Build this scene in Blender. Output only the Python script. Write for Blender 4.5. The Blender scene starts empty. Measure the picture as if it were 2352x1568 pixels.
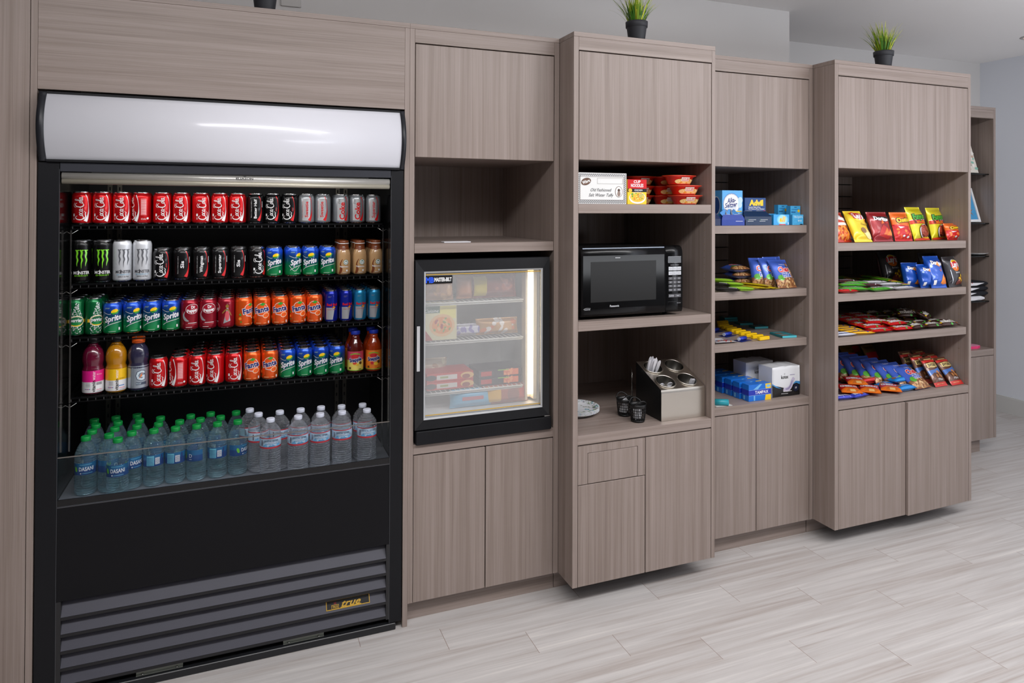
import bpy, math, random
from mathutils import Vector, Matrix
sc=bpy.context.scene; COL=sc.collection; rnd=random.Random(7)
R=math.radians
# ------------------------------------------------------------------ camera, world, lights, exposure
CAMP=Vector((0.0,-2.7546,1.6932)); YAW,PIT,ROL,FPX,CX,CY=.375,.008,.0038,1580.95,1176.0,464.55
_F=Vector((math.sin(YAW)*math.cos(PIT),math.cos(YAW)*math.cos(PIT),math.sin(PIT)))
_R0=Vector((math.cos(YAW),-math.sin(YAW),0)); _U0=_R0.cross(_F)
_R=_R0*math.cos(ROL)+_U0*math.sin(ROL); _U=-_R0*math.sin(ROL)+_U0*math.cos(ROL)
cam=bpy.data.cameras.new('camera'); co=bpy.data.objects.new('camera',cam); COL.objects.link(co)
co.matrix_world=Matrix(((_R.x,_U.x,-_F.x,CAMP.x),(_R.y,_U.y,-_F.y,CAMP.y),(_R.z,_U.z,-_F.z,CAMP.z),(0,0,0,1)))
cam.sensor_width=36; cam.lens=36*FPX/2352; cam.shift_x=0; cam.shift_y=(CY-784)/2352; cam.clip_start=.05
sc.camera=co
sc.cycles.transparent_max_bounces=20; sc.cycles.transmission_bounces=10
sc.view_settings.view_transform='Standard'; sc.view_settings.look='None'; sc.view_settings.gamma=1
sc.view_settings.use_curve_mapping=False; sc.view_settings.exposure=0.0
w=bpy.data.worlds.new('world'); sc.world=w; w.use_nodes=True
w.node_tree.nodes['Background'].inputs[0].default_value=(.85,.9,1,1); w.node_tree.nodes['Background'].inputs[1].default_value=.04
def area(name,loc,rot,sx,sy,power,col=(1,1,1)):
    l=bpy.data.lights.new(name,'AREA'); l.shape='RECTANGLE'; l.size=sx; l.size_y=sy; l.energy=power; l.color=col
    o=bpy.data.objects.new(name,l); o.location=loc; o.rotation_euler=rot; COL.objects.link(o); return o
area('ceiling_light_panel',(1.35,-2.1,2.93),(R(6),0,0),5.2,.5,116,(1,.985,.99))
area('ceiling_light_far',(4.9,-3.2,2.93),(0,0,0),1.2,.6,12,(1,.98,.97))
area('added_fill_uplight',(4.3,-3.2,1.2),(R(176),0,0),4,1.6,118,(.92,.95,1))  # added fill aimed upward to brighten ceiling and right wall, not a lobby lamp
def un(px,py,ax,val):
    d=_F+_R*((px-CX)/FPX)-_U*((py-CY)/FPX); i='XYZ'.index(ax); return CAMP+d*((val-CAMP[i])/d[i])
# ------------------------------------------------------------------ materials
def lin(c): return tuple(((v/255)/12.92 if v/255<=.04045 else ((v/255+.055)/1.055)**2.4) for v in c)
MC={}
def M(rgb,rough=.5,metal=0.0,emit=0,alpha=1,trans=0,ior=1.45,coat=0,spec=.5,name=None):
    k=(rgb,rough,metal,emit,alpha,trans,ior,coat,spec)
    if k in MC: return MC[k]
    m=bpy.data.materials.new(name or 'mat_%d_%d_%d'%rgb); m.use_nodes=True; b=m.node_tree.nodes['Principled BSDF']
    c=lin(rgb)+(1,); b.inputs['Base Color'].default_value=c; b.inputs['Roughness'].default_value=rough; b.inputs['Metallic'].default_value=metal
    b.inputs['Alpha'].default_value=alpha; b.inputs['Transmission Weight'].default_value=trans; b.inputs['IOR'].default_value=ior
    b.inputs['Coat Weight'].default_value=coat; b.inputs['Specular IOR Level'].default_value=spec
    if emit: b.inputs['Emission Color'].default_value=c; b.inputs['Emission Strength'].default_value=emit
    MC[k]=m; return m
def N(nt,t,**kw):
    n=nt.nodes.new(t)
    for k,v in kw.items():
        if k.startswith('i_'): n.inputs[int(k[2:]) if k[2:].isdigit() else k[2:]].default_value=v
        else: setattr(n,k,v)
    return n
def ramp(nt,stops):
    r=nt.nodes.new('ShaderNodeValToRGB'); e=r.color_ramp.elements
    while len(e)<len(stops): e.new(.5)
    for el,(p,c) in zip(e,stops): el.position=p; el.color=lin(c)+(1,)
    return r
def wood(name,s1,s2,tint=1.0):
    m=bpy.data.materials.new(name); m.use_nodes=True; nt=m.node_tree; b=nt.nodes['Principled BSDF']; lk=nt.links.new
    tc=N(nt,'ShaderNodeTexCoord'); oi=N(nt,'ShaderNodeObjectInfo')
    mu=N(nt,'ShaderNodeVectorMath',operation='SCALE'); cv=N(nt,'ShaderNodeCombineXYZ')
    lk(oi.outputs['Random'],cv.inputs[0]); lk(oi.outputs['Random'],cv.inputs[1]); lk(oi.outputs['Random'],cv.inputs[2]); lk(cv.outputs[0],mu.inputs[0]); mu.inputs['Scale'].default_value=37
    ad=N(nt,'ShaderNodeVectorMath',operation='ADD'); lk(tc.outputs['Object'],ad.inputs[0]); lk(mu.outputs[0],ad.inputs[1])
    def nz(sc_,det,dist):
        mp=N(nt,'ShaderNodeMapping'); mp.inputs['Scale'].default_value=sc_; lk(ad.outputs[0],mp.inputs[0])
        n=N(nt,'ShaderNodeTexNoise'); n.inputs['Scale'].default_value=1; n.inputs['Detail'].default_value=det; n.inputs['Roughness'].default_value=.6; n.inputs['Distortion'].default_value=dist
        lk(mp.outputs[0],n.inputs[0]); return n
    a=nz(s1,3,.35); c=nz(s2,2,0)
    mx=N(nt,'ShaderNodeMath',operation='MULTIPLY_ADD'); lk(a.outputs[0],mx.inputs[0]); mx.inputs[1].default_value=.62
    m2=N(nt,'ShaderNodeMath',operation='MULTIPLY'); lk(c.outputs[0],m2.inputs[0]); m2.inputs[1].default_value=.38; lk(m2.outputs[0],mx.inputs[2])
    f=lambda c:tuple(min(255,v*tint) for v in c)
    r=ramp(nt,[(.30,f((124,109,102))),(.43,f((137,123,115))),(.53,f((146,132,125))),(.68,f((156,142,135)))]); lk(mx.outputs[0],r.inputs[0]); lk(r.outputs[0],b.inputs['Base Color'])
    b.inputs['Roughness'].default_value=.38; b.inputs['Specular IOR Level'].default_value=.42
    bp=N(nt,'ShaderNodeBump'); bp.inputs['Strength'].default_value=.04; lk(mx.outputs[0],bp.inputs['Height']); lk(bp.outputs[0],b.inputs['Normal'])
    return m
WV=wood('wood_vertical',(46,46,.55),(300,300,3)); WH=wood('wood_horizontal',(.7,46,50),(4,300,300))
def floor_mat():
    m=bpy.data.materials.new('plank_tile'); m.use_nodes=True; nt=m.node_tree; b=nt.nodes['Principled BSDF']; lk=nt.links.new
    g=N(nt,'ShaderNodeNewGeometry'); s=N(nt,'ShaderNodeSeparateXYZ'); lk(g.outputs['Position'],s.inputs[0])
    def mt(op,a,bv=None,cv=None):
        n=N(nt,'ShaderNodeMath',operation=op)
        for i,v in enumerate((a,bv,cv)):
            if v is None: continue
            if isinstance(v,(int,float)): n.inputs[i].default_value=v
            else: lk(v,n.inputs[i])
        return n.outputs[0]
    y=mt('DIVIDE',mt('SUBTRACT',-.0621,s.outputs[1]),.1415); r=mt('FLOOR',y); fy=mt('SUBTRACT',y,r)
    x=mt('DIVIDE',mt('SUBTRACT',mt('SUBTRACT',s.outputs[0],.753),mt('MULTIPLY',r,.3145)),.943); cx_=mt('FLOOR',x); fx=mt('SUBTRACT',x,cx_)
    jx=mt('LESS_THAN',fx,.0021); jy=mt('LESS_THAN',fy,.012)
    wn=N(nt,'ShaderNodeTexWhiteNoise',noise_dimensions='2D'); cb=N(nt,'ShaderNodeCombineXYZ'); lk(r,cb.inputs[0]); lk(cx_,cb.inputs[1]); lk(cb.outputs[0],wn.inputs[0])
    cc=N(nt,'ShaderNodeCombineXYZ'); lk(mt('ADD',mt('MULTIPLY',s.outputs[0],1.3),mt('MULTIPLY',wn.outputs[0],40)),cc.inputs[0]); lk(mt('MULTIPLY',s.outputs[1],38),cc.inputs[1]); lk(mt('MULTIPLY',wn.outputs[0],17),cc.inputs[2])
    n1=N(nt,'ShaderNodeTexNoise'); n1.inputs['Scale'].default_value=1; n1.inputs['Detail'].default_value=5; n1.inputs['Roughness'].default_value=.62; n1.inputs['Distortion'].default_value=.5; lk(cc.outputs[0],n1.inputs[0])
    v=mt('ADD',n1.outputs[0],mt('MULTIPLY',mt('SUBTRACT',wn.outputs[0],.5),.09))
    rp=ramp(nt,[(.28,(166,157,152)),(.42,(180,174,171)),(.52,(187,183,181)),(.62,(194,190,188)),(.76,(208,204,200))]); lk(v,rp.inputs[0])
    mx=N(nt,'ShaderNodeMix',data_type='RGBA'); lk(rp.outputs[0],mx.inputs[6]); mx.inputs[7].default_value=lin((132,112,100))+(1,); lk(mt('MULTIPLY',jx,.95),mx.inputs[0])
    m3=N(nt,'ShaderNodeMix',data_type='RGBA'); lk(mx.outputs[2],m3.inputs[6]); m3.inputs[7].default_value=lin((205,196,188))+(1,); lk(mt('MULTIPLY',jy,.35),m3.inputs[0])
    lk(m3.outputs[2],b.inputs['Base Color']); b.inputs['Roughness'].default_value=.42; b.inputs['Specular IOR Level'].default_value=.4
    return m
def paint(name,rgb):
    m=bpy.data.materials.new(name); m.use_nodes=True; nt=m.node_tree; b=nt.nodes['Principled BSDF']
    b.inputs['Base Color'].default_value=lin(rgb)+(1,); b.inputs['Roughness'].default_value=.75
    n=N(nt,'ShaderNodeTexNoise'); n.inputs['Scale'].default_value=260; bp=N(nt,'ShaderNodeBump'); bp.inputs['Strength'].default_value=.05
    nt.links.new(n.outputs[0],bp.inputs['Height']); nt.links.new(bp.outputs[0],b.inputs['Normal']); return m
# ------------------------------------------------------------------ mesh builder
class MB:
    def __init__(s): s.v=[]; s.f=[]; s.m=[]; s.s=[]
    def face(s,idx,m=0,sm=False): s.f.append(idx); s.m.append(m); s.s.append(sm)
    def add(s,vs,fs,m=0,sm=False):
        o=len(s.v); s.v+=[tuple(v) for v in vs]
        for f in fs: s.face([i+o for i in f],m,sm)
        return s
    def box(s,x0,x1,y0,y1,z0,z1,m=0):
        return s.add([(x0,y0,z0),(x1,y0,z0),(x1,y1,z0),(x0,y1,z0),(x0,y0,z1),(x1,y0,z1),(x1,y1,z1),(x0,y1,z1)],[(0,3,2,1),(4,5,6,7),(0,1,5,4),(1,2,6,5),(2,3,7,6),(3,0,4,7)],m)
    def hexa(s,p,m=0): # 8 points: front quad BL,BR,TR,TL then back quad
        return s.add(p,[(0,1,2,3),(5,4,7,6),(4,0,3,7),(1,5,6,2),(3,2,6,7),(4,5,1,0)],m)
    def rbox(s,x0,x1,y0,y1,z0,z1,b=.002,m=0): # box with chamfered edges (octagon section around z, chamfered top and bottom)
        P=[]
        for z,i in ((z0,b),(z0+b,0),(z1-b,0),(z1,b)):
            for (x,y) in ((x0+i+b,y0+i),(x1-i-b,y0+i),(x1-i,y0+i+b),(x1-i,y1-i-b),(x1-i-b,y1-i),(x0+i+b,y1-i),(x0+i,y1-i-b),(x0+i,y0+i+b)): P.append((x,y,z))
        F=[tuple(range(7,-1,-1)),tuple(range(24,32))]
        for k in range(3):
            for j in range(8): F.append((k*8+j,k*8+(j+1)%8,(k+1)*8+(j+1)%8,(k+1)*8+j))
        return s.add(P,F,m)
    def lathe(s,prof,m=0,seg=32,c=(0,0,0),cap=True,sm=True):
        o=len(s.v); n=len(prof)
        for r,z in prof:
            for k in range(seg):
                a=2*math.pi*k/seg; s.v.append((c[0]+r*math.sin(a),c[1]-r*math.cos(a),c[2]+z))
        for i in range(n-1):
            mi=m[i] if isinstance(m,(list,tuple)) else m
            for k in range(seg): s.face([o+i*seg+k,o+i*seg+(k+1)%seg,o+(i+1)*seg+(k+1)%seg,o+(i+1)*seg+k],mi,sm)
        if cap:
            s.face([o+k for k in range(seg)][::-1],m[0] if isinstance(m,(list,tuple)) else m)
            s.face([o+(n-1)*seg+k for k in range(seg)],m[-1] if isinstance(m,(list,tuple)) else m)
        return s
    def tube(s,pts,r,m=0,seg=8,cap=True):
        pts=[Vector(p) for p in pts]; o=len(s.v); n=len(pts); rr=r if isinstance(r,(list,tuple)) else [r]*n
        for i,p in enumerate(pts):
            d=(pts[min(i+1,n-1)]-pts[max(i-1,0)]).normalized(); a=d.cross(Vector((0,0,1)))
            if a.length<.1: a=d.cross(Vector((0,1,0)))
            a.normalize(); b=d.cross(a)
            for k in range(seg):
                t=2*math.pi*k/seg; s.v.append(tuple(p+(a*math.cos(t)+b*math.sin(t))*rr[i]))
        for i in range(n-1):
            for k in range(seg): s.face([o+i*seg+k,o+i*seg+(k+1)%seg,o+(i+1)*seg+(k+1)%seg,o+(i+1)*seg+k],m,True)
        if cap: s.face([o+k for k in range(seg)][::-1],m); s.face([o+(n-1)*seg+k for k in range(seg)],m)
        return s
    def build(s,name,mats,parent=None,org=(0,0,0)):
        me=bpy.data.meshes.new(name)
        me.from_pydata([(v[0]-org[0],v[1]-org[1],v[2]-org[2]) for v in s.v],[],s.f)
        for m in (mats if isinstance(mats,(list,tuple)) else [mats]): me.materials.append(m)
        me.polygons.foreach_set('material_index',s.m); me.polygons.foreach_set('use_smooth',s.s); me.update()
        o=bpy.data.objects.new(name,me); COL.objects.link(o)
        if parent is not None: o.parent=parent
        else: o.location=org
        return o
def empty(name,loc,rz=0):
    o=bpy.data.objects.new(name,None); o.empty_display_size=.05; o.location=loc; o.rotation_euler=(0,0,rz); COL.objects.link(o); return o
LABELS={}
def tag(o,label,cat,group=None):
    o['label']=label; o['category']=cat; LABELS.setdefault(label,[]).append(o.name)
    if group: o['group']=group
    return o
def struct(o): o['kind']='structure'; return o
def copy_tree(o,parent=None):
    c=o.copy(); COL.objects.link(c)
    if parent is not None: c.parent=parent
    for ch in list(o.children): copy_tree(ch,c)
    return c
PLACED=set()
def place(proto,loc,rz=0,rx=0,ry=0):
    o=proto if proto.name not in PLACED else copy_tree(proto)
    PLACED.add(proto.name); PLACED.add(o.name) if o is proto else None
    o.location=loc; o.rotation_euler=(rx,ry,rz); return o
# ------------------------------------------------------------------ printed marks: flat 2-D shapes mapped on to a surface
TXC={}
def text2d(t,bold=0,shear=0,sp=1.0):
    k=(t,bold,shear,sp)
    if k in TXC: return TXC[k]
    cu=bpy.data.curves.new('t','FONT'); cu.body=t; cu.size=1; cu.resolution_u=2; cu.offset=bold; cu.shear=shear; cu.space_character=sp; cu.align_x='CENTER'
    o=bpy.data.objects.new('t',cu); COL.objects.link(o); me=bpy.data.meshes.new_from_object(o.evaluated_get(bpy.context.evaluated_depsgraph_get()))
    me.calc_loop_triangles(); vs=[(v.co.x,v.co.y) for v in me.vertices]; fs=[tuple(x.vertices) for x in me.loop_triangles]
    bpy.data.objects.remove(o); bpy.data.curves.remove(cu); bpy.data.meshes.remove(me)
    xs=[v[0] for v in vs]; W=(max(xs)-min(xs)) if xs else 1
    TXC[k]=(vs,fs,W); return TXC[k]
def clipstrip(poly,ax,a,b):
    for lim,sg in ((a,1),(b,-1)):
        out=[]
        for i in range(len(poly)):
            p,q=poly[i],poly[(i+1)%len(poly)]; dp=(p[ax]-lim)*sg; dq=(q[ax]-lim)*sg
            if dp>=0: out.append(p)
            if (dp>0 and dq<0) or (dp<0 and dq>0):
                t=dp/(dp-dq); out.append((p[0]+(q[0]-p[0])*t,p[1]+(q[1]-p[1])*t))
        poly=out
        if len(poly)<3: return None
    return poly
class Print:
    def __init__(s): s.it=[]; s.lay=0; s.hold=False
    def tris(s,tr,mat):
        if not s.hold: s.lay+=1
        s.it.append((tr,mat,s.lay)); return s
    def poly(s,pts,mat):  # star-shaped fan about centroid
        cx=sum(p[0] for p in pts)/len(pts); cy=sum(p[1] for p in pts)/len(pts)
        return s.tris([[(cx,cy),pts[i],pts[(i+1)%len(pts)]] for i in range(len(pts))],mat)
    def rect(s,x0,x1,y0,y1,mat): return s.tris([[(x0,y0),(x1,y0),(x1,y1),(x0,y1)]],mat)
    def ell(s,cx,cy,rx,ry,mat,rot=0,n=20):
        c,d=math.cos(rot),math.sin(rot)
        return s.poly([(cx+rx*math.cos(t)*c-ry*math.sin(t)*d,cy+rx*math.cos(t)*d+ry*math.sin(t)*c) for t in [2*math.pi*k/n for k in range(n)]],mat)
    def stroke(s,pts,mat,sub=4,tf=None):  # pts (x,y,width), smoothed
        P=[]
        n=len(pts)
        for i in range(n-1):
            p0,p1,p2,p3=pts[max(i-1,0)],pts[i],pts[i+1],pts[min(i+2,n-1)]
            for k in range(sub):
                t=k/sub; P.append(tuple(.5*((2*b)+(-a+c)*t+(2*a-5*b+4*c-d)*t*t+(-a+3*b-3*c+d)*t**3) for a,b,c,d in zip(p0,p1,p2,p3)))
        P.append(tuple(pts[-1])); Lf=[];Rt=[]
        for i,p in enumerate(P):
            a,b=P[max(i-1,0)],P[min(i+1,len(P)-1)]; dx,dy=b[0]-a[0],b[1]-a[1]; l=math.hypot(dx,dy) or 1; w=max(p[2],1e-5)/2
            Lf.append((p[0]-dy/l*w,p[1]+dx/l*w)); Rt.append((p[0]+dy/l*w,p[1]-dx/l*w))
        q=[[Rt[i],Rt[i+1],Lf[i+1],Lf[i]] for i in range(len(P)-1)]
        if tf: q=[[tf(*p) for p in f] for f in q]
        return s.tris(q,mat)
    def text(s,t,cx,cy,size,mat,rot=0,bold=0,shear=0,width=None,arc=0,sx=1.0,sp=1.0):
        vs,fs,W=text2d(t,bold,shear,sp); k=size; kx=(width/W) if width else k*sx
        c,d=math.cos(rot),math.sin(rot); out=[]
        x0=(min(v[0] for v in vs)+max(v[0] for v in vs))/2 if vs else 0
        for v in vs:
            x=(v[0]-x0)*kx; y=(v[1]-.35)*k; y+=arc*x*x
            out.append((cx+x*c-y*d,cy+x*d+y*c))
        return s.tris([[out[i] for i in f] for f in fs],mat)
    def apply(s,mb,mapf,cu=.004,cv=None,off=.00025,dl=.00007,umax=None):
        for tr,mat,s_i in s.it:
            o=off+dl*min(s_i,26)
            for t in tr:
                us=[p[0] for p in t]; lo,hi=min(us),max(us)
                if umax is not None and (lo>umax or hi<-umax): continue
                pieces=[]
                if cu and hi-lo>cu*.6:
                    k=math.floor(lo/cu)
                    while k*cu<hi:
                        q=clipstrip(t,0,k*cu,(k+1)*cu)
                        if q: pieces.append(q)
                        k+=1
                else: pieces=[t]
                if cv:
                    pp=[]
                    for q in pieces:
                        vs=[p[1] for p in q]; lo2,hi2=min(vs),max(vs)
                        if hi2-lo2<cv*.6: pp.append(q); continue
                        k=math.floor(lo2/cv)
                        while k*cv<hi2:
                            z=clipstrip(q,1,k*cv,(k+1)*cv)
                            if z: pp.append(z)
                            k+=1
                    pieces=pp
                for q in pieces:
                    A=sum(q[i][0]*q[(i+1)%len(q)][1]-q[(i+1)%len(q)][0]*q[i][1] for i in range(len(q)))
                    if abs(A)<1e-10: continue
                    if A<0: q=q[::-1]
                    mb.add([mapf(p[0],p[1],o) for p in q],[tuple(range(len(q)))],mat,True)
def cylmap(prof):  # u along circumference (0 = front, -y), v = height
    def f(u,v,o):
        r=prof[-1][0]; Rm=max(p[0] for p in prof)
        for (r0,z0),(r1,z1) in zip(prof,prof[1:]):
            if z0<=v<=z1 and z1>z0: r=r0+(r1-r0)*(v-z0)/(z1-z0); break
        a=u/Rm; return ((r+o)*math.sin(a),-(r+o)*math.cos(a),v)
    return f
def flatmap(x0,y,z0): return lambda u,v,o:(x0+u,y-o,z0+v)
def topmap(x0,y0,z): return lambda u,v,o:(x0+u,y0+v,z+o)
# ------------------------------------------------------------------ room
ZC=2.96
wallm=paint('wall_paint',(212,210,209)); darkm=paint('wall_paint_dark',(112,108,105)); greym=paint('wall_paint_grey',(226,230,238)); ceilm=paint('ceiling_paint',(240,238,237)); white=paint('trim_paint',(205,205,203))
o=MB().box(-3,6.1,-8,1.5,-.05,0).build('floor',floor_mat()); struct(o)
o=MB().box(-3,6.1,-8,1.5,ZC,ZC+.05).build('ceiling',ceilm); struct(o)
o=MB().box(-3,3.27,.70,.80,0,ZC).build('wall_back',wallm); struct(o)
o=MB().box(3.17,3.27,.80,1.31,0,ZC).build('wall_return',wallm); struct(o)
o=MB().box(3.17,6.06,1.31,1.41,0,ZC).build('wall_rear',wallm); struct(o)
o=MB().box(5.96,6.06,-8,1.31,0,ZC).build('wall_right',greym); struct(o)
o=MB().box(-3,6.06,-8.1,-8,0,ZC).build('wall_front',darkm); struct(o)
o=MB().box(-3.1,-3,-8,.7,0,ZC).build('wall_left',darkm); struct(o)
o=MB().box(5.944,5.96,-8,1.31,0,.125).box(5.948,5.96,-8,1.31,.125,.135).build('baseboard_right',white); struct(o)
# ------------------------------------------------------------------ cabinets
DK=M((14,13,13),.6); BLK=M((19,20,24),.45,spec=.3); BLK2=M((30,32,38),.38); CHR=M((190,190,188),.22,1.0); PIN=M((170,150,120),.4,.6)
T=2.443; BOT=.0902; FB=.655; g=.0028
def panel(x0,x1,y0,y1,z0,z1,name,par,org,mat=None,b=.0008): return MB().rbox(x0,x1,y0,y1,z0,z1,b).build(name,mat or WV,par,org)
def pins(mb,x,ys,zs,side=-1):
    for y in ys:
        for z in zs: mb.box(x-.0006 if side<0 else x,x if side<0 else x+.0006,y-.0022,y+.0022,z-.0022,z+.0022,1)
def cabinet(name,label,XL,xl,xr,XR,yf,opening,shelves,counter,doors,back='plain',floor_left=False,upper=True,slat=False,flap=False,Tz=T,kick=(.046,),ajar=None,kickspan=None):
    org=(XL,yf,0); root=empty(name,org); tag(root,label,'cabinet')
    pin_z=[opening[0]+.16+.032*i for i in range(int((opening[1]-opening[0]-.25)/.032))]
    for s,(a,b) in enumerate(((XL,xl),(xr,XR))):
        mb=MB().rbox(a,b,yf,FB,BOT,Tz-.0205,.0006)
        if s==1: pins(mb,xr,(yf+.055,yf+.36),[z for z in pin_z if all(abs(z-q)>.03 for q in shelves)])
        mb.build('side_panel',[WV,PIN],root,org)
    MB().rbox(XL,XR,yf,FB,Tz-.02,Tz,.0006).build('top_panel',WH,root,org)
    top=opening[1]
    if upper:
        MB().rbox(xl+.0005,xr-.0005,yf,yf+.02,2.3665,Tz-.0205,.0006).build('top_rail',WH,root,org)
        panel(xl+g,xr-g,yf+.0003,yf+.0203,1.8995,2.3615,'upper_door',root,org,b=.0012)
        MB().rbox(xl+.0005,xr-.0005,yf+.0215,FB-.01,1.902,1.92,.0006).build('compartment_floor',WH,root,org)
        MB().box(xl+.0005,xr-.0005,yf+.0215,yf+.025,1.921,Tz-.021).build('compartment_gap_shade',DK,root,org)  # black sheet close behind the upper door, puts shade into its gaps
    cb=counter-.040
    mb=MB()
    if slat:
        z=cb
        while z<top+.02:
            mb.box(xl,xr,FB-.018,FB-.006,z,z+.072); z+=.078
        mb.box(xl,xr,FB-.004,FB,cb,top+.02,1)
    else: mb.box(xl,xr,FB-.015,FB-.001,cb,top+.03)
    mb.build('back_panel',[WV,DK],root,org)
    for z in shelves:
        panel(xl+.0015,xr-.0015-(.009 if slat else 0),yf+(.006 if slat else .002),FB-.02,z-.040,z,'shelf',root,org,WH,.001)
    panel(xl+.0004,xr-.0004,yf+.001,FB-.0195,cb,counter,'counter_board',root,org,WH,.001)
    MB().box(xl+.0005,xr-.0005,yf+.022,yf+.026,BOT+.004,cb-.001).build('carcass_gap_shade',DK,root,org)  # black sheet behind the lower doors, stands in for shade in the gaps
    dz=cb-.0050
    n=len(doors)-1
    for i in range(n):
        a,b=doors[i]+g*.8,doors[i+1]-g*.8
        if flap and i==0:
            zf=.5185 # framed flap above a smaller door
            panel(a,b,yf+.0003,yf+.0203,BOT,zf-.0020,'door',root,org,b=.0012)
            fx0,fx1,fz1=a+.045,b-.037,.6515
            fr=MB().box(a,fx0,yf+.0003,yf+.0203,zf+.0020,dz).box(fx1,b,yf+.0003,yf+.0203,zf+.0020,dz).box(fx0,fx1,yf+.0003,yf+.0203,fz1,dz)
            d=fr.build('flap_frame',WV,root,org)
            panel(fx0+.0022,fx1-.0022,yf+.0003,yf+.0203,zf+.0020,fz1-.0022,'drop_flap',root,org,b=.001)
        elif ajar and i==ajar: # this door stands a little open on its right hinges
            t=R(1.6); w_=b-a; mbd=MB().rbox(-w_,0,0,.02,BOT,dz,.0012); mbd.v=[(b+v[0]*math.cos(t)-v[1]*math.sin(t),yf+.0003+v[0]*math.sin(t)+v[1]*math.cos(t),v[2]) for v in mbd.v]
            mbd.build('door',WV,root,org)
        else: panel(a,b,yf+.0003,yf+.0203,BOT,dz,'door',root,org,b=.0012)
    ks=kickspan or (XL+.002,XR-.002)
    MB().rbox(ks[0],ks[1],kick[0],kick[0]+.018,.0,BOT-.001,.0006).box(XL+.001,XR-.001,max(yf,kick[0])+.0185,FB,BOT-.018 if kick[0]>yf else .01,BOT-.0005).build('toe_kick',WH,root,org)
    return root
# tall plain end panel left of the cooler
o=MB().rbox(-1.60,-.6665,0,.02,0,T,.0008); o.box(-1.6,-.667,.02,.69,T-.02,T-.001)
e=empty('end_panel',(-1.13,0,0)); tag(e,'tall plain wood-grain panel at the far left edge, floor to top','panel'); o.build('panel_board',WV,e,(-1.13,0,0))
# surround of the big cooler
e=empty('cooler_surround',(0,0,0)); tag(e,'wood-grain header and slim side stiles framing the big black drinks cooler','cabinet'); org=(0,0,0)
MB().rbox(-.6645,-.6445,0,.68,0,T-.0205,.0006).build('side_panel',WV,e,org)
MB().rbox(.6154,.6358,0,.68,0,T-.0205,.0006).build('side_panel',WV,e,org)
MB().rbox(-.644,.615,0,.02,2.0905,T-.0205,.0008).build('header_panel',WH,e,org)
MB().rbox(-.6645,.6358,0,.68,T-.02,T,.0006).build('top_panel',WH,e,org)
c1=cabinet('tall_cabinet','tall recessed wood cabinet holding the small glass-door freezer below an empty niche',.6361,.6568,1.2840,1.3070,0,(.728,1.9),[1.546],.728,[.6568,.9685,1.2840],kickspan=(.6365,1.3065))
c2=cabinet('tall_cabinet','tall protruding wood cabinet holding the black microwave, small flap among its lower doors',1.3085,1.3319,2.0184,2.0375,-.1404,(.728,1.9),[1.711,1.209],.728,[1.3319,1.6660,2.0184],flap=True,kickspan=(1.309,2.037))
c3=cabinet('tall_cabinet','narrow recessed wood cabinet stocking medicine boxes and sundries on four levels',2.0390,2.0590,2.7398,2.7630,0,(.724,1.9),[1.610,1.284,1.030],.724,[2.0590,2.3985,2.7398],slat=True,kickspan=(2.04,2.762))
c4=cabinet('tall_cabinet','rightmost protruding wood cabinet filled with chip bags and candy, lower right door ajar',2.7655,2.7889,3.7381,3.7583,-.1404,(.726,1.9),[1.522,1.267,1.046],.726,[2.7889,3.2560,3.7381],slat=True,ajar=1,kickspan=(2.767,3.60))
# far display cabinet with glass shelves
y5=.50; e=empty('display_cabinet',(4.35,y5,0)); tag(e,'far narrow display cabinet with dark glass shelves near the grey wall','cabinet'); org=(4.35,y5,0)
MB().rbox(3.90,3.922,y5,1.15,.100,2.39,.0006).build('side_panel',WV,e,org)
mb=MB().rbox(4.912,4.934,y5,1.15,.100,2.39,.0006).build('side_panel',WV,e,org)
MB().rbox(3.90,4.934,y5,1.15,2.39,2.41,.0006).build('top_panel',WH,e,org)
MB().rbox(3.9225,4.9115,y5,y5+.02,2.332,2.3895,.0006).build('top_rail',WH,e,org)
MB().box(3.922,4.912,1.12,1.135,.66,2.389).build('back_panel',WV,e,org)
MB().rbox(3.9225,4.9115,y5+.001,1.119,.678,.722,.0008).build('counter_board',WH,e,org)
for a,b in ((3.9238,4.416),(4.419,4.9102)): MB().rbox(a,b,y5+.0003,y5+.0203,.100,.674,.001).build('door',WV,e,org)
MB().box(3.9225,4.9115,y5+.022,y5+.026,.104,.677).build('carcass_gap_shade',DK,e,org)  # black sheet that puts shade into the gaps of these two doors
MB().rbox(3.93,4.83,y5+.045,y5+.063,0,.099,.0006).box(3.901,4.933,y5+.064,1.14,.08,.0995).build('toe_kick',WH,e,org)
GLD=M((16,20,20),.08,0,0,1,.55,1.45)
for z in (1.946,1.600,1.369,1.053):
    s=MB().rbox(3.924,4.910,y5+.03,1.118,z-.008,z,.001).build('glass_shelf',GLD,e,org)
    MB().box(4.904,4.911,y5+.055,y5+.07,z-.018,z-.0085).build('shelf_support',CHR,e,org)
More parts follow.
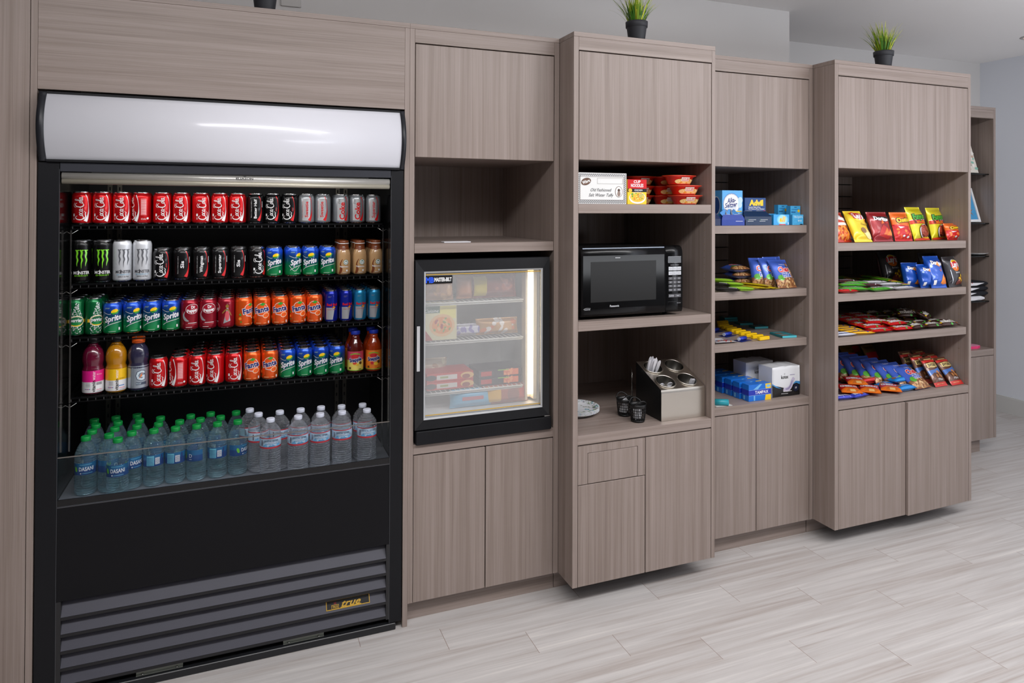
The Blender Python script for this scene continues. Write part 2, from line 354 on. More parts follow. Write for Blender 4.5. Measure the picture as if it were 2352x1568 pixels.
# ------------------------------------------------------------------ open drinks cooler
e=empty('drinks_cooler',(-.018,0,0)); tag(e,'large black open-front drinks cooler with white curved sign and louvred base','refrigerator'); org=(-.018,0,0)
XL,XR=-.640,.611; IL,IR=-.598,.584
GB=M((8,8,9),.12,spec=.5)
MB().box(XL,IL,.004,.66,.05,1.843).box(XL,-.578,.0,.012,.03,1.843).box(-.5785,-.5772,-.0006,.0,.03,1.82,1).build('side_wall',[BLK,M((70,72,76),.4)],e,org)
MB().box(IR,XR,.004,.66,.05,1.843).box(.562,XR,.0,.012,.03,1.843).box(.5612,.5625,-.0006,.0,.03,1.82,1).build('side_wall',[BLK,M((70,72,76),.4)],e,org)
MB().box(IL-.0,IL+.0015,.013,.62,.66,1.80).build('inner_liner',GB,e,org); MB().box(IR-.0015,IR,.013,.62,.66,1.80).build('inner_liner',GB,e,org)
MB().box(XL+.004,XR-.004,.10,.66,1.9,2.085).box(XL+.002,XR-.002,.012,.66,1.843,1.9).build('top_housing',BLK,e,org)
# back wall with a perforated band
mb=MB().box(IL,IR,.60,.63,.62,1.82)
for i in range(46):
    for j in range(3):
        x=-.36+.0175*i; z=1.50-.0175*j; mb.box(x-.0028,x+.0028,.5985,.5999,z-.0028,z+.0028,1)
mb.build('back_wall',[M((12,12,14),.45),M((2,2,2),.8)],e,org)
# curved sign lens with black end caps
prof=[(.0-.040*(1-((z-1.964)/.111)**2)-.006,z) for z in [1.853+.222*i/16 for i in range(17)]]
def extr(mb,p,x0,x1,m=0,close=True):
    o=len(mb.v); n=len(p)
    for x in (x0,x1):
        for (y,z) in p: mb.v.append((x,y,z))
    for i in range(n-1): mb.face([o+i,o+n+i,o+n+i+1,o+i+1],m,True)
    if close:
        mb.face([o+n-1,o+2*n-1,o+n,o],m); mb.face([o+i for i in range(n)],m); mb.face([o+n+i for i in range(n)][::-1],m)
    return mb
c=[(y,z) for y,z in prof]
LENS=M((200,200,207),.2,emit=.30,spec=.5,coat=.2)
extr(MB(),c+[(.03,2.075),(.03,1.853)],-.615,.594).build('sign_lens',LENS,e,org)
cc=[(y-.003 if abs(z-1.964)<.11 else y-.003,z) for y,z in prof]
ec=[(cc[0][0],1.846)]+cc+[(cc[-1][0],2.082),(.06,2.082),(.06,1.846)]
extr(MB(),ec,-.637,-.6155).build('end_cap',BLK2,e,org); extr(MB(),ec,.5945,.612).build('end_cap',BLK2,e,org)
MB().box(-.615,.594,-.009,.04,2.0755,2.083).box(-.615,.594,-.012,.04,1.8445,1.8525).build('sign_trim',BLK,e,org)
MB().rbox(-.5765,.5605,-.001,.02,1.812,1.8435,.001).build('header_strip',M((46,48,56),.4),e,org)
mb=MB().box(IL+.002,IR-.002,.02,.12,1.80,1.806)
mb.build('light_channel',M((60,60,62),.35,.5),e,org)
LED=M((255,252,240),.3,emit=9)
for i in range(17):
    x=-.452+.0652*i; MB().lathe([(.001,-.004),(.003,-.003),(.0035,0)],0,10,(x,.045,1.799)).build('led_bulb',LED,e,org)
area('cooler_led_strip',(-.018,.075,1.792),(R(14),0,0),1.08,.015,1.7,(1,.98,.95))
# rolled night curtain
mb=MB(); TB=M((208,206,200),.22,.55); t2=M((186,180,164),.3,.4)
mb.tube([(-.572,.012,1.797),(.556,.012,1.794)],.0135,0,20); mb.tube([(-.572,.010,1.779),(.556,.010,1.776)],.0095,1,16)
P=Print(); P.text('ELIASON',0,0,.0115,2,bold=.03,sx=1.35); P.rect(-.028,.030,-.0085,-.0078,2); P.ell(0,.0125,.0055,.0045,2)
P.apply(mb,lambda u,v,o:(.012+u,.012-(.0135+o)*math.cos(max(-1.2,min(1.2,(v+.003)/.0135))),1.7955+.0135*math.sin(max(-1.2,min(1.2,(v+.003)/.0135)))),.02,.004)
tube_=mb.build('night_curtain_roll',[TB,t2,M((40,40,44),.5)],e,org)
# uprights and wire shelves
STD=M((96,92,84),.35,.8)
for x in (-.50,.445):
    for dx in (-.018,.018):
        mb=MB().box(x+dx-.009,x+dx+.009,.590,.5985,.70,1.79)
        for k in range(27): mb.box(x+dx-.003,x+dx+.003,.5893,.59,.72+.04*k,.735+.04*k,1)
        mb.build('slotted_upright',[STD,DK],e,org)
SHZ=[1.624,1.405,1.2065,.985]
WR=M((24,25,27),.25,.6)
for z in SHZ:
    mb=MB(); y0,y1=.212,.585; x0,x1=IL+.012,IR-.012
    mb.box(x0,x1,y0,y0+.005,z-.006,z+.001); mb.box(x0,x1,y0-.001,y0+.005,z-.018,z-.0145); mb.box(x0,x0+.005,y0,y1,z-.012,z-.001); mb.box(x1-.005,x1,y0,y1,z-.012,z-.001); mb.box(x0,x1,y1-.005,y1,z-.006,z-.001)
    n=88
    for i in range(n):
        x=x0+(x1-x0)*(i+.5)/n; mb.box(x-.0011,x+.0011,y0+.005,y1,z-.0045,z-.0015)
        if i%2==0: mb.box(x-.0012,x+.0012,y0-.0005,y0+.002,z-.0145,z-.006,1)
    mb.build('wire_shelf',[WR,M((110,110,112),.3,.8)],e,org)
for x in (-.583,.569):
    for (a,b) in ((1.385,1.604),(1.188,1.383),(.968,1.1865),(.79 if x<0 else .665,.965)):
        MB().box(x-.0025,x+.0025,.205,.210,a,b).tube([(x-.022,.207,b+.001),(x,.207,b-.014),(x+.022,.207,b+.001)],.0011,0,6).build('shelf_post',CHR,e,org)
# deck, front sill, glass guard
MB().box(IL,IR,.012,.60,.618,.648).build('deck',M((150,152,160),.3,.4),e,org)
for (x,y) in ((-.03,.05),): MB().lathe([(.006,0),(.006,.003),(.003,.005)],0,14,(x,y,.6482)).build('deck_screw',CHR,e,org)
GLASS=M((235,240,242),.02,0,0,1,1,1.10)
def acrylic():
    m=bpy.data.materials.new('clear_guard'); m.use_nodes=True; nt=m.node_tree; out=nt.nodes['Material Output']; b=nt.nodes['Principled BSDF']
    b.inputs['Base Color'].default_value=(.12,.13,.14,1); b.inputs['Roughness'].default_value=.05
    t=nt.nodes.new('ShaderNodeBsdfTransparent'); t.inputs[0].default_value=(.93,.95,.96,1); x=nt.nodes.new('ShaderNodeMixShader'); x.inputs[0].default_value=.035
    nt.links.new(t.outputs[0],x.inputs[1]); nt.links.new(b.outputs[0],x.inputs[2]); nt.links.new(x.outputs[0],out.inputs[0]); return m
ACR=acrylic()
MB().box(-.594,.5755,.006,.011,.672,.831).build('glass_guard',ACR,e,org)
MB().box(-.594,.5755,.0055,.0115,.8311,.8332).build('guard_edge',M((128,122,118),.35,.3),e,org)
MB().box(-.577,.561,.0,.0055,.668,.690).box(-.5765,.5605,-.0012,0,.664,.6665,1).build('sill_trim',[M((20,20,22),.3),M((72,72,76),.3)],e,org)
MB().rbox(-.577,.561,-.001,.011,.345,.6635,.001).build('front_panel',M((20,20,23),.55,spec=.2),e,org)
# louvred grille
LV=M((66,66,76),.42); n=5; z=.3375; dz=.0575
for i in range(n):
    zt=z-dz*i; mb=MB()
    mb.hexa([(-.563,.000,zt-.047),(.549,.000,zt-.047),(.549,.026,zt-.004),(-.563,.026,zt-.004),(-.563,.004,zt-.049),(.549,.004,zt-.049),(.549,.030,zt-.006),(-.563,.030,zt-.006)])
    mb.box(-.563,.549,-.001,.004,zt-.0575,zt-.0475,1)
    mats=[LV,M((30,30,33),.4)]
    sl=mb.build('louvre_slat',mats,e,org)
    if i==3:
        def bm(u,v,o): # badge lies on the slanted slat
            t=(v+.0235)/.047; return (u,.000+.026*t-o-.0015,zt-.047+.043*t)
        b=MB(); P=Print(); GO=1
        P.rect(-.084,.084,-.015,.016,0)
        for a in ((-.084,.084,-.015,-.0125),(-.084,.084,.0145,.016),(-.084,-.0815,-.015,.016),(.0815,.084,-.015,.016)): P.rect(*a,GO)
        P.text('true',.012,.001,.030,GO,shear=.45,bold=.02,width=.075); P.rect(-.030,.050,-.0125,-.0095,GO); P.rect(-.064,-.036,-.013,.001,GO); P.rect(-.0625,-.0375,-.0115,-.0005,0); P.text('TRUE',-.05,-.006,.010,GO,bold=.03,width=.021); P.text('H',-.05,.006,.012,2,bold=.03)
        P.apply(b,lambda u,v,o:bm(u+.402,v,o),None)
        b.build('maker_badge',[M((22,22,22),.3),M((205,165,70),.25,.8),M((150,30,40),.4)],e,org)
MB().box(-.578,-.5635,.0,.03,.045,.3445).box(.5495,.561,.0,.03,.045,.3445).box(-.577,.561,.03,.034,.028,.344,1).build('grille_frame',[M((38,38,40),.4),M((3,3,3),.7)],e,org)
for x in (-.26,.235):
    mb=MB().box(x-.075,x+.075,.012,.016,.030,.0455); mb.box(x-.075,x+.075,.006,.012,.030,.033)
    for s in (-.055,.055): mb.lathe([(.004,0),(.004,.003)],1,10,(x+s,.008,.0335))
    mb.build('grille_bracket',[M((126,130,124),.35,.7),CHR],e,org)
MB().rbox(-.63,.588,-.004,.05,.001,.0275,.002).box(-.62,.58,.05,.62,.001,.05).build('base_plate',M((30,31,34),.28),e,org)
# ------------------------------------------------------------------ glass-door freezer
yf=-.012; e=empty('countertop_freezer',(.965,yf,.729)); tag(e,'small black glass-door freezer with frozen meals, lit tube inside right edge','freezer'); org=(.965,yf,.729)
WI=M((214,216,214),.45)
fx0,fx1,fz0,fz1=.6605,1.262,.730,1.479
MB().box(fx0+.004,fx0+.022,yf+.05,.56,.80,1.465).box(fx1-.022,fx1-.004,yf+.05,.56,.80,1.465).box(fx0+.004,fx1-.004,.54,.56,.80,1.465).box(fx0+.004,fx1-.004,yf+.05,.56,1.455,1.47).box(fx0+.004,fx1-.004,yf+.05,.56,.785,.80).build('cabinet_shell',BLK,e,org)
MB().box(fx0+.0222,fx0+.030,yf+.05,.53,.81,1.445).box(fx1-.030,fx1-.0222,yf+.05,.53,.81,1.445).box(fx0+.0222,fx1-.0222,.53,.5395,.81,1.454).box(fx0+.0222,fx1-.0222,yf+.05,.53,1.445,1.4545).box(fx0+.0222,fx1-.0222,yf+.05,.53,.8005,.835).build('inner_liner',WI,e,org)
# door frame (mitred black profile)
a0,a1,b0,b1=fx0,1.2575,.789,fz1; i0,i1,j0,j1=.6975,1.2270,.8265,1.4315
def frame(mb,a0,a1,b0,b1,i0,i1,j0,j1,y0,y1,m=0):
    mb.hexa([(a0,y0,b0),(a1,y0,b0),(i1,y0+.004,j0),(i0,y0+.004,j0),(a0,y1,b0),(a1,y1,b0),(i1,y1,j0),(i0,y1,j0)],m)
    mb.hexa([(i0,y0+.004,j1),(i1,y0+.004,j1),(a1,y0,b1),(a0,y0,b1),(i0,y1,j1),(i1,y1,j1),(a1,y1,b1),(a0,y1,b1)],m)
    mb.hexa([(a0,y0,b0),(i0,y0+.004,j0),(i0,y0+.004,j1),(a0,y0,b1),(a0,y1,b0),(i0,y1,j0),(i0,y1,j1),(a0,y1,b1)],m)
    mb.hexa([(i1,y0+.004,j0),(a1,y0,b0),(a1,y0,b1),(i1,y0+.004,j1),(i1,y1,j0),(a1,y1,b0),(a1,y1,b1),(i1,y1,j1)],m); return mb
d=frame(MB(),a0,a1,b0,b1,i0,i1,j0,j1,yf,yf+.045).build('door',M((26,27,30),.3),e,org)
mb=frame(MB(),i0-.001,i1+.001,j0-.001,j1+.001,i0+.007,i1-.007,j0+.007,j1-.007,yf+.004,yf+.012)
mb.box(i0+.010,i1-.004,yf+.0125,yf+.0135,j1-.0155,j1-.0125,1); mb.box(i0+.010,i1-.004,yf+.0125,yf+.0135,j0+.0135,j0+.0165,1)
mb.build('glass_gasket',[M((176,178,180),.4),M((205,165,60),.4)],d)
# gasket was built in world coordinates under a local parent: shift it
for ob in d.children: ob.location=(-org[0],-org[1],-org[2])
def foggy():
    m=bpy.data.materials.new('foggy_glass'); m.use_nodes=True; nt=m.node_tree; out=nt.nodes['Material Output']; b=nt.nodes['Principled BSDF']; lk=nt.links.new
    b.inputs['Base Color'].default_value=(.80,.81,.82,1); b.inputs['Roughness'].default_value=.10
    t=nt.nodes.new('ShaderNodeBsdfTransparent'); x=nt.nodes.new('ShaderNodeMixShader')
    g_=nt.nodes.new('ShaderNodeTexCoord'); s=nt.nodes.new('ShaderNodeSeparateXYZ'); lk(g_.outputs['Object'],s.inputs[0])
    n=nt.nodes.new('ShaderNodeTexNoise'); n.inputs['Scale'].default_value=5; n.inputs['Detail'].default_value=3
    mr=nt.nodes.new('ShaderNodeMapRange'); mr.inputs['From Min'].default_value=.32; mr.inputs['From Max'].default_value=.36; mr.inputs['To Min'].default_value=.36; mr.inputs['To Max'].default_value=.15; lk(s.outputs[2],mr.inputs['Value'])
    ml=nt.nodes.new('ShaderNodeMath'); ml.operation='MULTIPLY_ADD'; ml.inputs[1].default_value=.12; lk(n.outputs[0],ml.inputs[0]); lk(mr.outputs[0],ml.inputs[2])
    lk(ml.outputs[0],x.inputs[0]); lk(t.outputs[0],x.inputs[1]); lk(b.outputs[0],x.inputs[2]); lk(x.outputs[0],out.inputs[0]); return m
gp=MB().box(i0+.0065,i1-.0065,yf+.014,yf+.018,j0+.0065,j1-.0065).build('door_glass',foggy(),d); gp.location=(-org[0],-org[1],-org[2])
mb=MB(); P=Print(); P.rect(-.002,.112,-.034,-.001,0); P.text('MB',.016,-.018,.031,1,bold=.05,width=.034); P.text('MASTER-BILT',.0715,-.017,.0215,2,bold=.045,width=.074)
P.apply(mb,flatmap(i0+.010,yf+.0125,j1-.018),None); lb=mb.build('maker_label',[M((18,18,20),.35),M((40,90,230),.4),M((235,235,235),.4)],d); lb.location=(-org[0],-org[1],-org[2])
hs=MB().rbox(.6665,.6795,yf-.0022,yf-.0003,1.028,1.211,.0005).build('handle_plate',M((205,205,208),.3,.2),d); hs.location=(-org[0],-org[1],-org[2])
hg=MB().box(1.236,1.262,yf+.002,yf+.03,.7855,.7885).build('door_hinge',CHR,d); hg.location=(-org[0],-org[1],-org[2])
# grille base
mb=MB().rbox(fx0+.004,fx1+.006,yf-.004,.30,.7285,.7835,.003)
for i in range(46):
    for j in range(8):
        x=.735+.0098*i; zz=.742+.0042*j
        mb.box(x-.0012,x+.0012,yf-.0045,yf-.0039,zz-.0012,zz+.0012,1)
for x in (.722,1.205): mb.lathe([(.006,0),(.006,.0006)],1,14,(0,0,0)); 
V=len(mb.v)-28*2
for k in range(2):
    x=(.722,1.205)[k]
    for i in range(28):
        v=mb.v[V+28*k+i]; mb.v[V+28*k+i]=(x+v[0],yf-.0046+v[2],.7715+v[1])
mb.build('vent_base',[BLK,M((2,2,2),.7)],e,org)
TUBEM=M((255,238,205),.4,emit=9)
mb=MB().tube([(1.192,.060,.872),(1.192,.060,1.405)],.0115,0,16).build('light_tube',TUBEM,e,org)
MB().box(1.168,1.178,.045,.085,.85,1.43).box(1.206,1.222,.045,.085,.85,1.43).box(1.168,1.222,.085,.089,.85,1.43).build('lamp_reflector',M((220,210,190),.3),e,org)
FZS=[1.293,1.129,.918]
for z in FZS:
    mb=MB(); 
    for k in range(2): mb.tube([(fx0+.036,.045+.006*k,z-.002-.008*k),(1.156,.045+.006*k,z-.002-.008*k)],.0035,0,8)
    mb.tube([(fx0+.036,.50,z-.004),(1.156,.50,z-.004)],.003,0,6)
    for i in range(22): mb.tube([(fx0+.045+.0215*i,.045,z-.002),(fx0+.045+.0215*i,.50,z-.002)],.0017,0,5)
    mb.build('wire_rack',M((216,218,214),.4),e,org)
# ------------------------------------------------------------------ microwave
ym=-.115; x0,x1,z0,z1=1.3595,1.876,1.2095,1.5245; e=empty('microwave',((x0+x1)/2,ym,z0)); tag(e,'black microwave oven with dark window and number keypad on the wood shelf','microwave'); org=((x0+x1)/2,ym,z0)
MBK=M((13,14,16),.2,spec=.4)
zb=z0+.012
MB().rbox(x0+.004,x1-.004,ym+.034,ym+.40,zb,z1-.006,.004).build('body',M((20,20,22),.4),e,org)
for (fx,fy) in ((x0+.04,ym+.07),(x1-.05,ym+.07),(x0+.04,ym+.36),(x1-.05,ym+.36)): MB().lathe([(.010,0),(.012,.012)],0,16,(fx,fy,z0)).build('foot',BLK,e,org)
xs=x1-.0895
def mwprof(): # rounded brow and chin
    return [(.030,zb),(.006,zb+.003),(.001,zb+.014),(0,zb+.036),(0,z1-.036),(.002,z1-.022),(.009,z1-.008),(.022,z1-.001),(.033,z1)]
pf=[(ym+y,z) for y,z in mwprof()]+[(ym+.033,z1)]
dr=extr(MB(),[(y,z) for y,z in pf][:9]+[(ym+.0335,zb)],x0,xs-.0008).build('door',MBK,e,org)
w_=MB().rbox(x0+.008,xs-.008,ym-.0012,ym-.0002,zb+.036,z1-.037,.0004).build('door_window',M((8,8,9),.10,spec=.3),dr); w_.location=(-org[0],-org[1],-org[2])
w2=MB().rbox(x0+.045,xs-.052,ym-.0018,ym-.0013,zb+.064,z1-.064,.0002).build('window_mesh',M((36,36,36),.25,spec=.25),dr); w2.location=(-org[0],-org[1],-org[2])
mb=MB(); P=Print(); P.text('Panasonic',.162,.0235,.0125,0,bold=.02,width=.046); P.text('INVERTER',.028,.0125,.0062,0,shear=.3,bold=.01,width=.028); P.stroke([(.010,.014,.001),(.022,.019,.0012),(.044,.018,.0008)],0)
P.rect(.165,.190,.232,.2345,0)
P.apply(mb,flatmap(x0,ym-.002,zb+.022),None); t_=mb.build('door_lettering',M((200,202,206),.35),dr); t_.location=(-org[0],-org[1],-org[2])
cp=extr(MB(),[(y,z) for y,z in pf][:9]+[(ym+.0335,zb)],xs+.0008,x1).build('control_panel',MBK,e,org)
def sub(mb,name,mats,par,org=org): q=mb.build(name,mats,par); q.location=(-org[0],-org[1],-org[2]); return q
kx=xs+.0145; KW=.0225; WHT=M((205,208,214),.4); GRY=M((88,88,92),.4); DKT=M((40,40,44),.5)
mb=MB().rbox(kx-.001,kx+3*KW-.001,ym-.0014,ym-.0003,z1-.0755,z1-.0495,.0003); sub(mb,'display',[M((12,16,26),.08)],cp)
mb=MB(); P=Print()
for a in ((-.002,.0665,0,.0008),(-.002,.0665,.0277,.0285),(-.002,-.0012,0,.0285),(.0657,.0665,0,.0285)): P.rect(*a,0)
P.text('Inverter Sensor',.033,-.010,.0052,0,shear=.3,width=.045); P.rect(.012,.022,.023,.0255,0); P.rect(.052,.06,.019,.021,0); P.rect(.052,.06,.011,.013,0); P.rect(.012,.03,.003,.0045,0)
P.rect(-.002,.0665,-.150-.0265,-.1495-.0265,1); P.text('NN-SN6',.055,-.183,.004,0,width=.02)
P.apply(mb,flatmap(kx,ym-.0004,z1-.077),None); sub(mb,'panel_lettering',[WHT,GRY],cp)
wl=[['Popcorn','Sensor','Frozen'],['Power','Quick','Turbo']]
for r_ in range(2):
    for c_ in range(3):
        X=kx+c_*KW; Z=z1-.112-r_*.0205; mb=MB().rbox(X,X+KW-.0012,ym-.0018,ym-.0003,Z,Z+.0165,.0004); P=Print(); P.text(wl[r_][c_],.0105,.0105,.0042,1,width=.015); P.text('Reheat' if c_ else 'Level',.0105,.0055,.0038,1,width=.013); P.apply(mb,flatmap(X,ym-.0018,Z),None); sub(mb,'key',[WHT,DKT],cp)
ks=['1','2','3','4','5','6','7','8','9','Timer','0','Clock']
for k,t in enumerate(ks):
    r_,c_=divmod(k,3); X=kx+c_*KW; Z=z1-.1545-r_*.0172; mb=MB().rbox(X,X+KW-.0018,ym-.0018,ym-.0003,Z,Z+.0125,.0004); P=Print(); P.text(t,.0102,.0062,.0085 if len(t)==1 else .0052,1,width=None if len(t)==1 else .014,bold=.02); P.apply(mb,flatmap(X,ym-.0018,Z),None); sub(mb,'key',[GRY,WHT],cp)
for c_,t in enumerate(('Stop/Reset','Start')):
    X=kx+c_*KW*1.5; Z=z1-.2335; mb=MB().rbox(X,X+KW*1.5-.0018,ym-.0018,ym-.0003,Z,Z+.0145,.0004); P=Print(); P.text(t,.016,.0072,.0062,1,width=.024 if c_==0 else .013,bold=.02); P.apply(mb,flatmap(X,ym-.0018,Z),None); sub(mb,'key',[GRY,WHT],cp)
MB().box(x0+.01,xs-.003,ym+.008,ym+.012,z1-.0085,z1-.004).build('brow_trim',M((120,125,135),.2,.8),e,org)
# ------------------------------------------------------------------ recessed ceiling lamp, wall plate
e=empty('ceiling_downlight',(5.40,.52,ZC)); tag(e,'round recessed downlight in the ceiling at the top right corner','lamp')
MB().lathe([(.075,-.004),(.085,-.006),(.095,-.002),(.095,0)],0,40).build('trim_ring',M((180,178,174),.4),e)
MB().lathe([(.0,-.0045),(.074,-.0045),(.074,-.001)],0,32,cap=False).build('lamp_lens',M((235,205,185),.4,emit=.35),e)
o=MB().rbox(.17,.262,.690,.699,2.652,2.74,.002).build('wall_plate',M((196,194,192),.5),None,(.215,.69,2.65)); tag(o,'small blank plate on the upper wall above the cooler','wall plate')
# ------------------------------------------------------------------ drinks
ORD=['first','second','third','fourth','fifth','sixth','seventh','eighth','ninth','tenth','eleventh','twelfth','thirteenth','fourteenth','fifteenth','sixteenth','seventeenth','eighteenth','nineteenth','twentieth','twenty-first']
ALU=M((205,206,208),.22,1.0); ALD=M((120,122,125),.3,1.0)
def inkm(rgb): return M(rgb,.32,.15,coat=.4)
def foil(rgb): return M(rgb,.30,.55,coat=.3)
Wh=inkm((236,236,238)); Kk=inkm((18,18,20)); Rd=inkm((205,24,30)); Yl=inkm((248,205,20)); Gn=inkm((60,160,60)); Nv=inkm((24,32,110)); Sv=foil((190,192,198)); Or=inkm((240,120,30)); Bl=inkm((30,80,190)); LB=inkm((120,190,230))
def gradmat(name,stops,rough=.3,metal=.5):
    m=bpy.data.materials.new(name); m.use_nodes=True; nt=m.node_tree; b=nt.nodes['Principled BSDF']; tc=nt.nodes.new('ShaderNodeTexCoord'); s=nt.nodes.new('ShaderNodeSeparateXYZ'); mr=nt.nodes.new('ShaderNodeMapRange'); mr.inputs['From Max'].default_value=.122
    r=ramp(nt,stops); nt.links.new(tc.outputs['Object'],s.inputs[0]); nt.links.new(s.outputs[2],mr.inputs[0]); nt.links.new(mr.outputs[0],r.inputs[0]); nt.links.new(r.outputs[0],b.inputs['Base Color'])
    b.inputs['Roughness'].default_value=rough; b.inputs['Metallic'].default_value=metal; b.inputs['Coat Weight'].default_value=.3; return m
def canprof(Rr,H,neck=.027):
    return [(Rr*.73,0),(Rr*.93,.005),(Rr,.011),(Rr,H-.019),(Rr*.975,H-.013),(neck+.0012,H-.006),(neck,H-.004),(neck+.0016,H-.0015),(neck+.0014,H)]
def make_can(name,Rr,H,base,mats,pr,neck=.027,lidm=ALU):
    e=empty(name,(0,0,0)); pf=canprof(Rr,H,neck)
    mb=MB().lathe(pf,[0,1,1,1,1,1,0,0],40,cap=False); mb.face([k for k in range(40)][::-1],0)
    if pr: pr.apply(mb,cylmap(pf),.0035,umax=Rr*2.05)
    mb.build('can_body',[ALU,base]+mats,e)
    MB().lathe([(neck+.0010,H-.0004),(neck-.001,H-.001),(neck-.002,H-.0042),(.001,H-.0040)],0,32,cap=False).build('can_lid',lidm,e)
    t=MB(); t.box(-.0075,.0075,-.013,.009,H-.0030,H-.0018); t.lathe([(.0045,H-.0018),(.002,H-.0012)],0,12,(0,-.002,0)); t.build('pull_tab',ALD,e)
    return e
def cc(P,mat,k=.00071,ky=.00082,u0=0,v0=.014):  # flowing two-word script running up the can
    tf=lambda x,y:(u0-(y-11)*ky,v0+x*k)
    S=lambda p:P.stroke([(a,b,c*.78) for a,b,c in p],mat,3,tf)
    S([(25,23,1.5),(22,29,2.5),(16,31,3.5),(9,27,5),(5,18,6),(5,9,6),(9,2,5.5),(16,-1,4),(24,2,3),(30,6,1.5)])
    S([(7,4,3),(13,-5,4.5),(24,-9,4.5),(36,-7,3.5),(42,-10,3),(46,-5,2),(52,-3,1)])
    def ring(cx,cy,rx,ry,w=3.6): S([(cx+rx*math.cos(t)-.25*ry*math.sin(t)*-1,cy+ry*math.sin(t),w*(.7+.5*abs(math.cos(t)))) for t in [6.2832*i/10 for i in range(11)]])
    ring(31,9,4.2,6.4); S([(46,14,3.6),(42,16,2.5),(38,11,3.8),(37.5,6,4),(41,2.5,3.2),(46,4,1.6),(49,7,1)])
    ring(53,9,4,6.4); S([(58.5,16,3.6),(57.5,7,3.8),(60,2.5,3),(65,5,1.2)])
    S([(63,11,2.4),(69,12.5,2.4)])
    S([(92,24,1.5),(89,30,2.5),(83,32,3.5),(76,28,5),(72,19,6),(72,9,6),(76,2,5.5),(83,-1,4),(90,2,3),(94,6,1.5)])
    S([(74,24,2),(70,31,2.5),(74,37,2.5),(84,38,2.5),(93,35,2)])
    ring(97,9,4,6.4); S([(105,5,2),(109,18,2),(112,30,2.6),(109,34,2.4),(106,26,3.6),(105,12,3.8),(107,3,3.2),(111,5,1.2)])
    ring(115,9,4,6.4); S([(120.5,16,3.6),(119.5,7,3.8),(122,2.5,3),(127,6,1.2)])
def ribbon(P,mat,s=1,u=0):
    P.stroke([(u+s*a,b,c) for a,b,c in ((.013,.1115,.004),(.0185,.098,.0024),(.022,.08,.0016),(.0235,.06,.0022),(.023,.044,.0045),(.019,.027,.008),(.012,.0115,.013))],mat,4)
def smallmarks(P,m,u=-.026):
    P.rect(u-.003,u+.003,.030,.040,m); P.rect(u-.0022,u+.0022,.018,.0195,m); P.rect(u-.0022,u+.0022,.0225,.024,m)
CAN={}
p=Print(); ribbon(p,2); ribbon(p,2,-1,-.098/2-.006); cc(p,2,u0=-.004); smallmarks(p,2); CAN['coke']=make_can('soda_can',.033,.122,foil((206,16,24)),[Wh],p)
p=Print(); p.rect(-.004,.016,.034,.098,3)
for i in range(9): p.rect(-.002,.014,.040+.006*i,.0413+.006*i,2)
ribbon(p,2,1,-.034); cc(p,2,u0=-.038); p.text('Coke',.006,.02,.008,2,shear=.3); p.ell(.02,.022,.004,.004,2); CAN['coke_back']=make_can('soda_can',.033,.122,foil((206,16,24)),[Wh,inkm((226,120,124))],p)
BKc=foil((22,22,24))
p=Print(); ribbon(p,3); cc(p,2,u0=-.006); p.text('zero',.0125,.058,.0085,3,math.pi/2); smallmarks(p,2); CAN['zero']=make_can('soda_can',.033,.122,BKc,[Wh,Rd],p)
for nm,sz in (('Better Half',.0150),('Sis',.0175),('Wingman',.0165),('Superstar',.0150)):
    p=Print(); ribbon(p,3); p.text(nm,-.001,.060,sz,2,math.pi/2,bold=.025,width={'Better Half':.078,'Sis':.028,'Wingman':.064,'Superstar':.074}[nm]); p.text('Share a Coke zero with a',-.0165,.058,.0045,2,math.pi/2,width=.068); p.rect(.0265,.0285,.066,.09,2); CAN['z_'+nm]=make_can('soda_can',.033,.122,BKc,[Wh,Rd],p)
DS=foil((150,154,160))
for nm in ('Sweetie','Superstar'):
    p=Print(); p.rect(-.016,.014,.012,.102,4); ribbon(p,3); p.text(nm,.001,.058,.018,3,math.pi/2,bold=.02,width=.066 if nm=='Sweetie' else .07); p.text('Share a Diet Coke with',-.0145,.058,.0045,3,math.pi/2,width=.07); CAN['d_'+nm]=make_can('soda_can',.033,.122,DS,[Wh,Rd,foil((205,206,210))],p)
p=Print(); p.rect(-.018,.012,.012,.102,4); ribbon(p,3,1,.004); p.text('Coke',.002,.052,.030,3,math.pi/2,bold=.03,width=.074); p.text('Diet',-.011,.092,.012,5,math.pi/2,shear=.35,width=.022); CAN['dietcoke']=make_can('soda_can',.033,.122,DS,[Wh,Rd,foil((205,206,210)),Kk],p)
SPG=gradmat('sprite_gradient',[(.08,(16,150,80)),(.42,(10,120,84)),(.55,(14,84,110)),(.70,(24,72,140)),(.82,(30,80,200)),(1,(36,92,215))])
def sprite(du,full):
    p=Print(); w=2
    p.ell(du+.006,.088,.0125,.0075,4,.35); p.poly([(du-.008,.082),(du+.006,.079),(du+.022,.092),(du+.026,.094),(du+.016,.080),(du+.002,.0755)],5)
    p.text('Sprite',du+.0015,.0610,.031,3,.20,bold=.055,shear=.3,width=.064); p.text('Sprite',du,.062,.030,w,.20,bold=.03,shear=.3,width=.061)
    p.stroke([(du-.030,.026,.0012),(du-.015,.036,.0018),(du+.005,.043,.0018),(du+.034,.048,.0012)],w); p.stroke([(du-.034,.085,.0012),(du-.015,.077,.0012),(du-.006,.078,.0008)],w)
    p.rect(du+.020,.0265+du,.016,.026,w); p.rect(du-.014,du+.010,.0105,.0125,6); p.rect(du-.026,du-.010,.1005,.1015,6); p.rect(du-.028,du-.012,.0975,.0985,6)
    if full: p.stroke([(du-.034,.046,.0014),(du-.012,.022,.0014),(du+.012,.046,.0014)],w)
    return make_can('soda_can',.033,.122,SPG,[Wh,Nv,Yl,Gn,inkm((170,205,180))],p)
CAN['sprite']=sprite(0,0); CAN['sprite_r']=sprite(.019,1)
